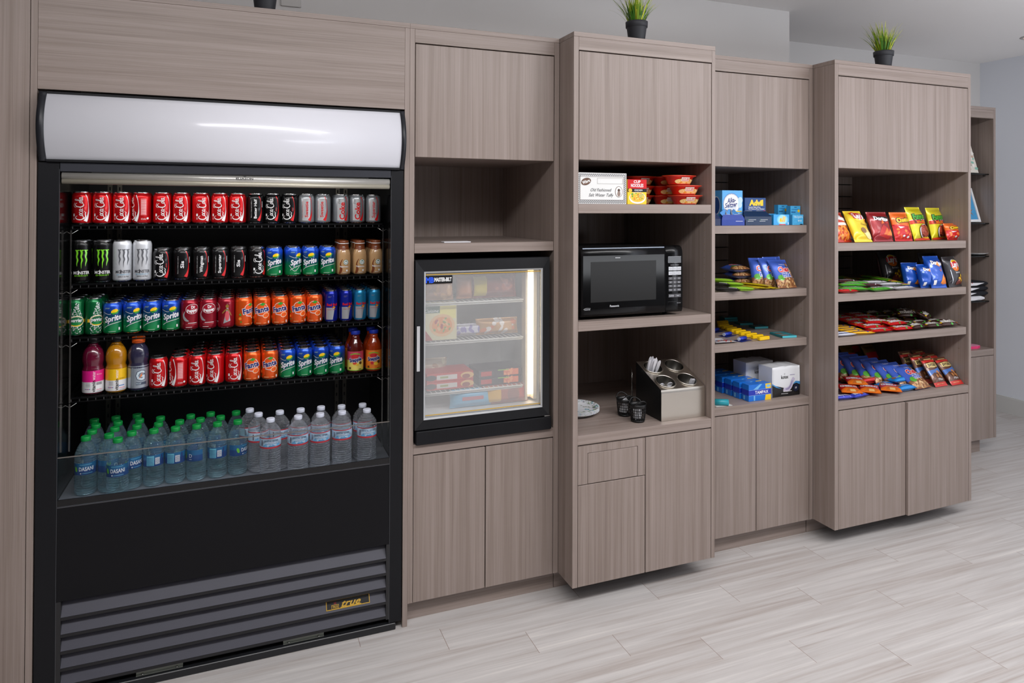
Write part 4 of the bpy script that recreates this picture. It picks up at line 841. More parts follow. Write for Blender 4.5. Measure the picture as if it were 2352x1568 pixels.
p=Print(); p.poly([(-.05,.140),(-.03,.118),(.02,.108),(.052,.122),(.05,.138),(.0,.140)],3); p.text('Doritos',.0,.126,.030,2,-.12,bold=.06,width=.092); p.poly([(-.012,.095),(.012,.100),(.002,.122)],4); p.poly([(-.04,.03),(.03,.01),(.05,.05),(.0,.09),(-.02,.07)],5); p.poly([(-.01,.035),(.02,.075),(.03,.03)],4); p.poly([(.012,.03),(.045,.07),(.05,.028)],6); p.rect(.018,.048,.098,.106,5)
BG['dor']=make_bag('chip_bag',.132,.172,.05,[fm((150,26,34)),Rd,Wh,Kk,inkm((230,110,40)),inkm((190,30,30)),inkm((240,140,60))],p,2)
def cheet(h,small,name2=None):
    p=Print(); k=h/.185
    p.poly([(-.06,.105*k),(.06,.085*k),(.06,.0),(-.06,.0)],1); blobs(p,26,-.05,.05,.01,.075*k,[5,6,1],.006,.013,4); p.ell(-.01,.03*k,.008,.006,2); p.ell(.02,.022*k,.009,.006,2); p.poly([(-.04,.09*k),(.0,.085*k),(-.03,.076*k)],2)
    p.text('Cheetos',.004,.132*k,.040*k,3,.10,bold=.13,width=.098); p.text('Cheetos',.004,.132*k,.040*k,4,.10,bold=.05,width=.092)
    return make_bag('chip_bag',.118,h,.042,[fm((242,112,34)),Rd,Wh,Kk,Yl,inkm((236,90,30)),inkm((250,130,60))],p,3)
BG['chee']=cheet(.185,0); BG['chees']=cheet(.118,1)
def fun():
    p=Print()
    for i in range(9): p.tris([[(-.06,.150+.006*i-.02),(.06,.163+.006*i-.02),(.06,.165+.006*i-.02),(-.06,.152+.006*i-.02)]],6)
    p.rect(-.066,.066,.098,.122,1); p.rect(-.066,.066,.120,.1225,2); p.text('Flamin Hot',.0,.109,.014,4,0,width=.074); p.ell(-.042,.109,.008,.009,5)
    p.text('Funyuns',.006,.142,.044,7,.05,bold=.12,width=.116); p.text('Funyuns',.006,.142,.044,3,.05,bold=.05,width=.110)
    p.ell(.018,.052,.050,.042,7); p.ell(.019,.052,.048,.040,2); p.ell(.022,.052,.044,.038,5); r=random.Random(5)
    for _ in range(20): a,b=r.uniform(-.012,.052),r.uniform(.026,.08); p.ell(a,b,.011,.008,8,r.uniform(0,3),9); p.ell(a,b,.005,.003,5,0,7)
    p.poly([(-.066,0),(.066,0),(.066,.008),(0,.014),(-.066,.010)],1); p.rect(.0,.06,.010,.017,4)
    return make_bag('chip_bag',.132,.205,.045,[fm((228,216,40)),inkm((214,60,34)),Wh,inkm((70,170,50)),Yl,inkm((120,36,24)),inkm((200,186,20)),Kk,inkm((190,84,60))],p,6)
BG['fun']=fun()
def dorb():
    p=Print(); p.poly([(-.045,.132),(-.01,.114),(.055,.112),(.05,.140),(.0,.142)],3); p.text('Doritos',.006,.127,.030,2,-.1,bold=.06,width=.088); p.poly([(-.005,.118),(.025,.104),(.012,.135)],4); p.poly([(.0,.02),(.035,.07),(.045,.018)],4); p.poly([(.015,.015),(.05,.06),(.058,.02)],5); p.stroke([(.012,.094,.002),(.02,.082,.004),(.03,.10,.002)],4); p.rect(-.052,-.034,.014,.036,2); p.ell(-.045,.11,.007,.008,6)
    return make_bag('chip_bag',.128,.172,.055,[fm((24,80,180)),Rd,Wh,inkm((14,40,110)),inkm((240,140,40)),inkm((225,120,30)),inkm((150,180,220))],p,8,.003)
BG['dorb']=dorb()
p=Print(); p.ell(.008,.128,.042,.034,2); p.ell(.008,.128,.039,.031,4); p.ell(.008,.112,.034,.022,5); p.poly([(-.034,.140),(.0,.150),(.046,.145),(.049,.120),(.02,.112),(-.034,.116)],1); p.text("Lay's",.008,.130,.042,2,.06,bold=.05,width=.066); p.text('Barbecue',.022,.083,.016,2,.04,width=.058); p.ell(.02,.03,.034,.018,6,.3); p.ell(.046,.046,.018,.026,4,.2); blobs(p,8,.0,.05,.02,.05,[4,6,7],.006,.012,3); p.rect(-.05,-.045,.02,.10,8)
BG['bbq']=make_bag('chip_bag',.130,.182,.05,[fm((52,50,54)),Rd,Wh,Kk,Yl,Or,inkm((120,50,40)),inkm((190,120,90)),Sv],p,9)
def chex(h=.165):
    p=Print(); p.rect(-.062,.062,0,.050,5); blobs(p,46,-.055,.058,.004,.052,[4,5,6],.005,.010,7); blobs(p,20,.030,.058,.045,h-.03,[4,5,6],.005,.010,8); p.ell(-.032,.052,.020,.016,7); p.text('Chex',.002,.098,.040,2,.04,bold=.09,width=.074); p.text('Chex',.002,.098,.040,1,.04,bold=.04,width=.07); p.text('mix',.010,.068,.038,2,.04,bold=.09,width=.062); p.text('mix',.010,.068,.038,3,.04,bold=.03,width=.058); p.text('Traditional',.0,.125,.010,2,width=.04)
    return make_bag('snack_mix_bag',.122,h,.04,[fm((70,104,205)),Rd,Wh,Bl,inkm((190,140,90)),inkm((140,90,54)),inkm((215,180,130)),inkm((90,170,60))],p,10,.003)
BG['chex']=chex()
p=Print(); p.rect(-.05,.05,.0,.022,1); p.text('PRETZELS',.0,.012,.011,4,width=.06); p.text('Mini',.004,.036,.017,2,width=.034); p.poly([(-.05,.062),(-.02,.075),(.02,.070),(.05,.085),(.05,.105),(0,.092),(-.05,.090)],3); blobs(p,10,-.02,.04,.05,.078,[5,6],.006,.011,4); p.ell(0,.118,.040,.015,4); p.rect(-.040,.040,.106,.130,4); p.text("SNYDER'S",.0,.118,.021,7,bold=.04,width=.068); p.rect(-.05,.05,.135,.150,1); p.rect(-.03,.03,.152,.158,4)
BG['sny']=make_bag('pretzel_bag',.100,.170,.032,[fm((96,58,40)),inkm((205,50,44)),Wh,inkm((70,110,180)),inkm((222,196,130)),inkm((120,70,40)),inkm((180,120,70)),Kk],p,11)
# dark background bag, shown from its back
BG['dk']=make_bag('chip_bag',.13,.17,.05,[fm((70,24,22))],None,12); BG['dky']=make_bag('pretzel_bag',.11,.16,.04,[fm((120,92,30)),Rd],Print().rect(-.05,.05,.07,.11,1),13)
def bar(name,w,h,d,base,pr=None,mats=[],seed=0,cr=.0008): return make_bag(name,w,h,d,[fm(base)]+mats,pr,seed,cr,'wrapper',cell=.012)
def txtbar(name,w,h,d,base,txt,tc,extra=None,tw=.7,seed=0,bgc=None):
    p=Print()
    if bgc: p.rect(-w*.3,w*.42,h*.2,h*.8,2)
    p.text(txt,.02*w,h*.5,h*.62,1,bold=.05,width=w*tw)
    if extra: [p.ell(a*w,b*h,h*.10,h*.08,3+i%3,n=8) for i,(a,b) in enumerate(extra)]
    return bar(name,w,h,d,base,p,[inkm(tc),inkm(bgc or tc),inkm((240,200,40)),inkm((70,170,60)),inkm((230,110,30))],seed)
dots=((-.42,.3),(-.36,.7),(.42,.25),(.38,.75),(.1,.12),(-.1,.9))
BR_={'skit':txtbar('candy_pack',.150,.062,.018,(205,24,28),'Skittles',(240,240,240),dots,.72,1),'skg':txtbar('candy_pack',.150,.062,.018,(90,180,60),'Skittles',(240,240,240),dots,.72,2),'mm':txtbar('candy_pack',.125,.070,.022,(60,34,28),"m&m's",(236,232,226),dots,.74,3),'bf':txtbar('candy_bar',.155,.036,.016,(240,180,24),'Butterfinger',(40,60,150),None,.7,4),
'hg':txtbar('candy_bar',.165,.040,.016,(214,218,232),'100 Grand',(40,60,150),None,.7,5),'tr':txtbar('candy_pack',.150,.056,.018,(206,206,210),'Hershey',(60,34,40),None,.6,6),'trb':txtbar('candy_pack',.140,.056,.020,(80,44,50),'Hershey',(220,214,220),None,.6,7),'rk':txtbar('candy_pack',.12,.05,.016,(200,30,30),'Fish',(240,240,240),dots,.6,8),
'nut':txtbar('snack_bar',.120,.045,.02,(60,70,190),'Milky Way',(230,230,240),None,.7,9),'chz':None}
# crackers box-bag (red with orange lower corner)
p=Print(); p.text('CHEEZ-IT',.0,.085,.034,2,0,bold=.07,width=.088); p.poly([(-.05,.0),(.05,.0),(.05,.05),(-.02,.06),(-.05,.03)],1); p.poly([(-.03,.01),(.02,.008),(.04,.03),(-.01,.045)],3); p.rect(-.006,.02,.015,.035,4)
BR_['chz']=make_bag('cracker_pack',.102,.150,.022,[fm((212,34,26)),Or,Wh,inkm((205,110,40)),inkm((235,190,120))],p,14,.001)
BR_['nb']=txtbar('cracker_sleeve',.190,.042,.032,(206,30,30),'Butter',(225,195,130),None,.42,15,(150,70,30))
p=Print(); p.text('Chips Ahoy',.0,.030,.016,1,bold=.03,width=.07); p.ell(-.045,.03,.014,.011,2); blobs(p,5,.03,.055,.01,.045,[2],.006,.01,2)
BR_['ah']=make_bag('cookie_pack',.130,.060,.030,[fm((40,140,220)),Wh,inkm((150,100,60))],p,16,.001)
p=Print(); [p.rect(-.165+.006*i,-.160+.006*i,.0,.045,1+i%4) for i in range(6)]; [p.rect(.130+.006*i,.136+.006*i,.0,.045,1+i%4) for i in range(6)]; p.rect(-.12,.12,.012,.030,5); p.text('SOUR STRAWS',0,.021,.014,6,bold=.03,width=.16)
BR_['air']=bar('candy_strip_pack',.33,.046,.014,(110,190,40),p,[Or,Yl,Bl,Rd,inkm((150,205,70)),inkm((215,60,110))],17)
p=Print(); p.text('Trail',.0,.018,.014,1,width=.05); p.rect(-.055,-.02,.004,.032,2)
BR_['grn']=bar('snack_bar',.135,.036,.020,(150,200,50),p,[Wh,inkm((90,160,40))],18); BR_['blk']=bar('snack_bar',.13,.036,.02,(40,38,38),Print().rect(.01,.05,.006,.03,1),[inkm((190,190,190))],19)
p=Print()
for i in range(3): p.rect(-.085,.085,.008+.009*i,.0095+.009*i,1)
p.rect(-.10,-.07,.002,.034,2); p.text('MEAT STICK',.0,.018,.012,1,width=.1)
BR_['yel']=bar('meat_stick_pack',.20,.036,.010,(240,214,30),p,[Kk,Rd],20)
ITEMS={}
def stand(kind,BL,BR,TL,z,label,group,cat,yb=None,tbl=BG,fl=None):  # bag standing on a shelf, base corners and one top corner measured
    b=un(*BL,'Z',z+.002) if yb is None else un(*BL,'Y',yb); r=un(*BR,'Z',z+.002) if yb is None else un(*BR,'Y',yb)
    if r.x-b.x<.03: r.x=b.x+.12
    ang=math.atan2(r.y-b.y,r.x-b.x); ang=max(-.25,min(.3,ang)); t=un(*TL,'X',b.x); 
    o=tbl[kind]; me=o.children[0]; w=me.dimensions.x; h=me.dimensions.z; W=math.hypot(r.x-b.x,r.y-b.y); dy,dz=t.y-b.y,t.z-z; H=math.hypot(dy,dz); lean=max(.05,min(1.2,math.atan2(dy,dz)))
    q=place(o,((b.x+r.x)/2,(b.y+r.y)/2,z+.002),ang,rx=-lean); s=W/w; q.scale=(max(.8,min(1.25,s)),1,max(.75,min(1.25,H/h)))
    tag(q,label,cat,group); return q
def lie(kind,x,y,z,rz,label,group,cat,tilt=0,roll=0,tbl=None,sc_=1):  # lying face up
    o=(tbl or BR_)[kind]; q=place(o,(x,y,z),rz,rx=-math.pi/2+tilt,ry=0); q.rotation_euler=(-math.pi/2+tilt,roll,rz); q.scale=(sc_,)*3; tag(q,label,cat,group); return q
def pz(px,py,z): v=un(px,py,'Z',z); return v.x,v.y
# -------- cabinet 4, chip shelf
z=1.522; G='chip bags on the top snack shelf'
stand('lays',(1963.8,556.5),(2004,555.6),(1934.9,485.9),z,'yellow classic chip bag leaning at the left of the top snack shelf',G,'chip bag')
stand('dor',(2006,555),(2052,554),(1987.6,488),z,'dark red tortilla chip bag between yellow and orange bags, top snack shelf',G,'chip bag')
stand('chee',(2056,554),(2096,553),(2041,488.5),z,'orange crunchy snack bag beside the first hot yellow ring bag',G,'chip bag')
stand('fun',(2097,553),(2137,551),(2076,476.6),z,'yellow onion ring bag with red band, left one of the pair',G,'chip bag')
stand('fun',(2136,551),(2176,549),(2122,478),z,'yellow onion ring bag with red band, right one of the pair',G,'chip bag')
stand('chees',(2176,551),(2211,550),(2166,514),z,'small orange cheese puff bag at the right end of top snack shelf',G,'chip bag')
def leanbag(k,x,y,z,rz,lean,label,g,cat='chip bag',tbl=BG,sc_=1): q=place(tbl[k],(x,y,z+.002),rz,rx=-lean); q.scale=(sc_,)*3; tag(q,label,cat,g); return q
leanbag('chees',3.17,.055,z,.1,.25,'orange snack bag half hidden behind the dark red chip bag',G)
leanbag('chee',3.62,.06,z,.0,.3,'orange snack bag hidden behind the second yellow ring bag',G,sc_=.9)
leanbag('dor',2.86,-.025,z,.1,.45,'dark red chip bag partly hidden behind the cabinet edge and yellow bag',G)
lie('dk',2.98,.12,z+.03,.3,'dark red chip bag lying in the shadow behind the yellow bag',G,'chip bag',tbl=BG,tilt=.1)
p=Print(); p.text('Ruffles',0,.13,.036,2,-.2,bold=.08,width=.10); blobs(p,40,-.05,.05,.01,.08,[1,3],.007,.013,5); p.rect(-.06,.06,.085,.10,2)
BG['ruf']=make_bag('chip_bag',.12,.165,.045,[fm((200,60,36)),Or,Wh,inkm((235,150,60)),Rd],p,21)
leanbag('ruf',2.868,-.104,z,.12,.42,'red chip bag cut off by the cabinet edge at far left',G)
# -------- shelf with blue bags
z=1.267; G='chip bags on the second snack shelf'
stand('dorb',(2082,659),(2112,658.5),(2069,604),z,'blue chip bag leftmost of the three on the second snack shelf',G,'chip bag')
stand('dorb',(2117,661),(2147,660),(2105,612),z,'blue chip bag middle of three, smaller and slumped sideways',G,'chip bag',None)
stand('dorb',(2141,661.5),(2174,660.5),(2116,589),z,'blue chip bag with orange chips in front, right one of three',G,'chip bag')
stand('bbq',(2180,660),(2209,656.5),(2163,591),z,'dark grey barbecue chip bag at the right end of second snack shelf',G,'chip bag')
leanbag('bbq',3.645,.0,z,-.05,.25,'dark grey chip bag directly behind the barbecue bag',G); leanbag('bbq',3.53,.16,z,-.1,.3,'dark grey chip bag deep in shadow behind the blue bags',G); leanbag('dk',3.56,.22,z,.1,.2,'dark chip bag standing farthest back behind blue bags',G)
G='long green candy strip packs'
for i,(x,y,rz,dz) in enumerate(((3.365,.040,1.30,.0),(3.40,.055,1.22,.013),(3.33,.075,1.32,.013),(3.37,.10,1.25,.026),(3.42,.36,1.25,.0),(3.34,.38,1.3,.012))):
    lie('air',x,y,z+.009+dz,rz,'long green candy strip pack with rainbow ends, %s from front'%ORD[i],G,'candy')
G='small candy packs at the left of the second snack shelf'
for i,(k,x,y,rz,dz,l) in enumerate((('rk',2.83,-.125,-.2,0,'red gummy candy pack at the front left corner of second snack shelf'),('skg',2.88,-.10,-.35,.004,'green candy pack with white lettering lying nearest the corner'),('skg',2.90,-.06,-.3,.018,'green candy pack stacked on the nearest green one'),('skg',2.95,-.02,-.25,.022,'green candy pack third back on second snack shelf'),('tr',3.03,-.105,-.15,0,'silver white candy pack at the front middle'),('tr',3.07,-.075,-.1,.016,'silver white candy pack lying on another silver one'),('trb',2.98,-.055,-.35,.012,'dark maroon chocolate pack beside the silver packs'),('trb',2.93,.01,-.2,.028,'dark maroon chocolate pack higher in the pile'),('tr',3.04,-.02,-.2,.022,'silver white candy pack second row of pile'),('trb',2.87,.03,.1,.02,'dark maroon chocolate pack at back left of pile'),('tr',3.10,-.12,.05,.0,'silver white candy pack closest to the long green packs'),('skg',2.99,-.125,.1,0,'green candy pack in front of the silver ones'))):
    lie(k,2.855+(x-2.83)*1.5,y-.02,z+.012+dz,rz,l,G,'candy')
# -------- candy shelf
z=1.046; G='candy bars on the third snack shelf'; n=0
for i,(x,y) in enumerate(((2.985,-.118),(2.975,-.070),(3.00,-.022),(3.02,.028),(3.03,.078))): lie('bf',x,y,z+.009,rnd.uniform(-.05,.05)-.2,'yellow candy bar with red ends, %s from the front of third snack shelf'%ORD[i],G,'candy',sc_=.95)
lie('hg',2.864,-.128,z+.010,-.02,'white and blue candy bar at the very front left',G,'candy',sc_=.8); lie('hg',2.862,-.088,z+.010,.0,'white and blue candy bar behind the first such bar',G,'candy',sc_=.8)
G='red candy packs on the third snack shelf'
for c_ in range(2):
    for r_ in range(6):
        lie('skit',3.125+.145*c_+.012*r_+rnd.uniform(-.01,.01),-.125+.068*r_,z+.011+.004*r_+rnd.uniform(0,.003),rnd.uniform(-.18,.1),'red candy pack with white lettering, %s back in %s column of third snack shelf'%(ORD[r_],('left','right')[c_]),G,'candy',tilt=rnd.uniform(0,.16))
lie('skit',3.20,-.03,z+.034,-.3,'red candy pack with white lettering lying across the front left ones',G,'candy',tilt=.15)
lie('skit',3.29,-.075,z+.030,.12,'red candy pack with white lettering lying across the front right ones',G,'candy',tilt=.2)
G='dark brown candy packs on the third snack shelf'
for c_ in range(3):
    for r_ in range(5):
        lie('mm',3.39+.118*c_+.012*r_+rnd.uniform(-.008,.008),-.125+.078*r_,z+.013+.005*r_,rnd.uniform(-.25,.25),'dark brown candy pack, %s back in %s column of third snack shelf'%(ORD[r_],('left','middle','right')[c_]),G,'candy',tilt=rnd.uniform(-.05,.3))
lie('mm',3.60,-.02,z+.040,.5,'dark brown candy pack tossed on top of the others at right',G,'candy',tilt=.5); lie('mm',3.50,.03,z+.044,-.4,'dark brown candy pack tossed on top of the others in the middle',G,'candy',tilt=.45)
# -------- bottom snack level
z=.726; G='blue snack mix bags leaning in a row'
for i in range(7):
    q=place(BG['chex'],(3.418-.040*i,-.118+.042*i,z+.006),.10-.03*i,rx=-.98+.06*i); q.scale=(1.12,1,1.04); tag(q,'blue snack mix bag with red and white lettering, %s from right in the leaning row'%ORD[i],'snack bag',G)
G='brown pretzel bags leaning at the right'
for i,(x,y,le,l) in enumerate(((3.565,-.112,.62,'brown pretzel bag front of the left pretzel row'),(3.545,-.045,.5,'brown pretzel bag second in the left pretzel row'),(3.53,.02,.42,'brown pretzel bag third in the left pretzel row'),(3.684,-.118,.72,'brown pretzel bag front of the right pretzel row'),(3.68,-.045,.6,'brown pretzel bag second in the right pretzel row'),(3.665,.03,.5,'brown pretzel bag hindmost at the right'))):
    leanbag('sny',x,y,z,.05,le,l,G,'snack bag')
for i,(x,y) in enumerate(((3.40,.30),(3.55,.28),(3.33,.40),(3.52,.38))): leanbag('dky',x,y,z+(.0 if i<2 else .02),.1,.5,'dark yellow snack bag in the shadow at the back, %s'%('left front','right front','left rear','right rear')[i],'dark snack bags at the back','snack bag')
G='red cheese cracker packs'
for i,(x,y,rz,dz) in enumerate(((3.175,-.125,-.75,.0),(3.035,-.118,-.75,.004),(2.93,-.10,-.6,.008),(3.06,-.02,-.6,.02))):
    lie('chz',x,y,z+.014+dz,rz,'red cheese cracker pack with orange corner, %s from front'%ORD[i],G,'snack pack',tilt=.05)
G='red cracker sleeves'
for i,(x,y) in enumerate(((3.215,.025),(3.20,.085),(3.19,.145),(3.17,.205))): lie('nb',x,y,z+.018+.012*(i<2),.03,'long red cracker sleeve, %s from front'%ORD[i],G,'snack pack')
G='light blue cookie packs'
for i,(x,y,dz) in enumerate(((3.30,-.128,.0),(3.27,-.05,0),(3.335,-.07,.026))): lie('ah',x,y,z+.017+dz,.05,('light blue cookie pack at the shelf front','light blue cookie pack behind and left of the front one','light blue cookie pack lying across the other two')[i],G,'snack pack')
lie('nut',2.85,-.13,z+.012,-.1,'dark blue snack bar at the front left corner of bottom level','blue snack bars','snack bar'); lie('nut',2.962,-.13,z+.012,.15,'dark blue snack bar right of the corner one','blue snack bars','snack bar')
# -------- boxes
def make_box(name,w,d,h,base,pr,mats,side=None,topm=None,b=.0006):
    e=empty(name,(0,0,0)); mb=MB().rbox(-w/2,w/2,0,d,0,h,b)
    if pr: pr.apply(mb,lambda u,v,o:(u,-o,v),None)
    if side: side.apply(mb,lambda u,v,o:(-w/2-o,d-u,v),None)
    if topm: topm.apply(mb,lambda u,v,o:(u,v,h+o),None)
    mb.build('carton',[base]+mats,e); return e
def setp(e,x,y,z,rz,label,cat,group=None): e.location=(x,y,z); e.rotation_euler=(0,0,rz); return tag(e,label,cat,group)
BX=lambda rgb:M(rgb,.38,coat=.2)
z=1.711; y=-.125
w,h=.150,.0925; p=Print(); r=random.Random(2); p.hold=True
for i in range(26):
    for j in range(16):
        a=-w/2+.003+i*.0058; b=.0025+j*.0058
        if (-.068<a<.067 and .011<b<.082) or b+.0058>h or a+.0056>w/2: continue
        p.rect(a,a+.0026,b,b+.0026,1); p.rect(a+.0029,a+.0055,b+.0029,b+.0055,1)
p.hold=False; p.lay=1; p.rect(-.068,.066,.012,.081,2)
for a in ((-.068,.066,.012,.0128),(-.068,.066,.0802,.081),(-.068,-.0672,.012,.081),(.0652,.066,.012,.081),(-.016,.063,.060,.0606),(-.016,.063,.0765,.0771),(-.016,-.0154,.060,.0771),(.0624,.063,.060,.0771)): p.rect(*a,3)
p.ell(-.050,.066,.0155,.0105,3,.35); p.ell(-.050,.066,.0145,.0095,4,.35); p.text('Wings',-.050,.066,.013,2,.35,bold=.04,width=.024); p.text('Old Fashioned',-.004,.042,.0135,5,0,shear=.35,width=.064); p.text('Salt Water Taffy',-.004,.027,.0135,5,0,shear=.35,width=.076)
p.ell(.0505,.037,.0115,.0165,4); p.ell(.0505,.037,.0103,.0153,2); p.ell(.0505,.041,.004,.005,3); p.ell(.0505,.031,.005,.008,6)
tb=make_box('candy_box',w,.10,h,BX((205,205,205)),p,[inkm((70,70,72)),inkm((232,232,230)),inkm((90,70,60)),inkm((110,80,66)),inkm((60,60,64)),inkm((150,130,120))]); tb.scale=(1.60,1,1.46); setp(tb,1.4555,y,z,0,'silver and white taffy box with black script lettering on top shelf','box')
w,h=.0605,.073; p=Print(); p.rect(-w/2,w/2,.045,h,1); p.rect(-w/2,w/2,.036,.046,2); p.text('CUP',.0,.0665,.0115,3,bold=.03,width=.022); p.text('NOODLES',.0,.0555,.0135,3,bold=.03,width=.040); p.text('CHICKEN',.004,.0415,.0065,3,bold=.02,width=.026); p.ell(-.022,.041,.006,.0055,4); p.ell(.001,.019,.0265,.0175,3); p.ell(.001,.021,.0235,.0145,4); blobs(p,40,-.018,.020,.012,.032,[5,6,7],.0015,.003,4); p.ell(.012,.026,.008,.005,8,.5)
cb=make_box('noodle_box',w,.06,h,BX((246,206,40)),p,[Rd,Kk,Wh,inkm((236,190,60)),Or,Gn,inkm((250,230,120)),inkm((200,190,110))]); cb.scale=(1.60,1,1.50); setp(cb,1.6275,-.128,z,0,'red and yellow instant noodle box beside the silver taffy box','box')
# noodle bowls: oval flared tray with film lid
def bowl(base=(206,36,24)):
    e=empty('noodle_bowl',(0,0,0)); mb=MB(); n=32
    rings=[(.052,.030,0),(.056,.033,.004),(.070,.046,.034),(.084,.058,.040),(.084,.058,.0425),(.060,.040,.0435),(.002,.001,.0425)]
    for a,b,zz in rings:
        for k in range(n): t=2*math.pi*k/n; s=abs(math.cos(t))**.8*math.copysign(1,math.cos(t)); q=abs(math.sin(t))**.8*math.copysign(1,math.sin(t)); mb.v.append((a*s,b*q,zz))
    for i in range(len(rings)-1):
        for k in range(n): mb.face([i*n+k,i*n+(k+1)%n,(i+1)*n+(k+1)%n,(i+1)*n+k],0 if i<3 else 1,True)
    mb.face([k for k in range(n)][::-1],0)
    p=Print(); p.ell(0,.014,.046,.013,3); blobs(p,26,-.038,.038,.005,.022,[3,4,5],.003,.006,3); p.rect(-.014,.014,.016,.033,2); p.text('CHOW MEIN',0,.026,.010,1,bold=.03,width=.026); p.rect(-.012,.012,.018,.020,6); p.rect(-.034,.03,.001,.0045,6)
    def mf(u,v,o):
        v=max(.0,min(.0338,v)); k=v/.034; a=.055+.016*k; b=.032+.015*k; t=u/.055; s=abs(math.sin(t))**.8*math.copysign(1,math.sin(t)); q=abs(math.cos(t))**.8; return ((a+o*3)*s,-(b+o*3)*q,v)
    p.apply(mb,mf,.006); mb.build('tray',[fm(base),fm((214,70,30)),inkm((235,230,220)),inkm((240,200,130)),inkm((230,150,50)),inkm((245,220,150)),Rd],e); return e
BW=bowl(); z0=z
for i,(x,yy,zz,rz) in enumerate(((1.925,-.066,z0,-.02),(1.921,-.064,z0+.0455,-.03),(1.895,-.060,z0+.0910,.10))):
    q=place(BW,(x,yy,zz+.001),rz); tag(q,'red chow mein noodle bowl, %s of the front stack'%('bottom','middle','top')[i],'noodle bowl','noodle bowls on the top shelf')
for i in range(3): q=place(BW,(1.775+.004*i,.10,z0+.001+.0455*i),.05); tag(q,'red noodle bowl in shadow behind, %s of rear left stack'%('bottom','middle','top')[i],'noodle bowl','noodle bowls on the top shelf')
for i in range(3): q=place(BW,(1.925,.085,z0+.001+.0455*i),-.05); tag(q,'red noodle bowl in shadow behind, %s of rear right stack'%('bottom','middle','top')[i],'noodle bowl','noodle bowls on the top shelf')
# paper slip in empty niche
o=MB().box(-.058,.058,0,.05,0,.004).build('folded_paper',M((220,220,224),.6)); o.location=(.845,.012,1.547); tag(o,'folded white paper lying at the front of the empty niche','paper')
# -------- cutlery dispenser
def dispenser():
    x0,x1=1.776,2.014; yf=-.098; zb=.729; D_=.215; h0=.140; h1=.225; e=empty('cutlery_dispenser',((x0+x1)/2,yf,zb)); tag(e,'brushed steel countertop cutlery dispenser with four round cups','cutlery holder'); org=((x0+x1)/2,yf,zb)
    SS=M((214,208,198),.32,1.0); SD=M((28,28,29),.3,.3)
    # slanted top with four holes: built as grid skin
    hs=[(.062,.050),(.172,.050),(.062,.150),(.172,.150)]; rr=.046; L=math.hypot(D_,h1-h0)
    W=x1-x0; top=lambda u,s,o=0:(x0+u,yf+.004+(s/L)*(D_-.004)-o*.39,zb+h0+(s/L)*(h1-h0)+o*.92)
    mb=MB(); n=24
    for (cx_,cs) in hs:
        u0,u1=(0,W/2) if cx_<W/2 else (W/2,W); s0,s1=(0,L/2) if cs<L/2*1.0 else (L/2,L)
        cs=(s0+s1)/2; cx2=(u0+u1)/2; o=len(mb.v)
        for k in range(n):
            t=2*math.pi*k/n; mb.v.append(top(cx2+rr*math.cos(t),cs+rr*math.sin(t)))
        for k in range(n):
            t=2*math.pi*k/n; c_,s_=math.cos(t),math.sin(t); m_=max(abs(c_),abs(s_)); mb.v.append(top(cx2+(u1-u0)/2*c_/m_,cs+(s1-s0)/2*s_/m_))
        for k in range(n): mb.face([o+k,o+n+k,o+n+(k+1)%n,o+(k+1)%n],0)
    # rounded front lip, front panel, back
    pts=[(yf,0),(yf,h0-.016),(yf+.0015,h0-.008),(yf+.004,h0)]
    for (ya,za),(yb,zc) in zip(pts,pts[1:]): mb.add([(x0,ya,zb+za),(x1,ya,zb+za),(x1,yb,zb+zc),(x0,yb,zb+zc)],[(0,1,2,3)],0,True)
    for x,s in ((x0,1),(x1-.0012,-1)): mb.hexa([(x,yf,zb),(x+.0012,yf,zb),(x+.0012,yf+.003,zb+h0),(x,yf+.003,zb+h0),(x,yf+D_,zb),(x+.0012,yf+D_,zb),(x+.0012,yf+D_,zb+h1),(x,yf+D_,zb+h1)],1 if s==1 else 0)
    mb.build('housing',[SS,SD],e,org)
    c=[]
    for i,(cx_,cs) in enumerate(hs):
        cs=L/4 if i<2 else 3*L/4; cx2=W/4 if cx_<W/2 else 3*W/4; mb=MB(); o=0
        rings=[(rr+.004,.002),(rr+.0035,.005),(rr+.0005,.0055),(rr-.002,.003),(rr-.003,-.085),(.001,-.085)]; nn=32
        for r_,q in rings:
            for k in range(nn): t=2*math.pi*k/nn; mb.v.append(top(cx2+r_*math.cos(t),cs+r_*math.sin(t),q))
        for j in range(len(rings)-1):
            for k in range(nn): mb.face([j*nn+k,j*nn+(k+1)%nn,(j+1)*nn+(k+1)%nn,(j+1)*nn+k],1 if j>=3 else 0,True)
        mb.build('cup_insert',[SS,M((92,90,86),.3,1.0)],e,org); c.append(top(cx2,cs,-.084))  # second, darker steel on the inner wall: shade inside the cup put into colour
    return c,top,W,L
cups,dtop,dW,dL=dispenser()
CUT=M((232,232,238),.3,coat=.3); nrm=Vector((0,-.39,.92)).normalized()
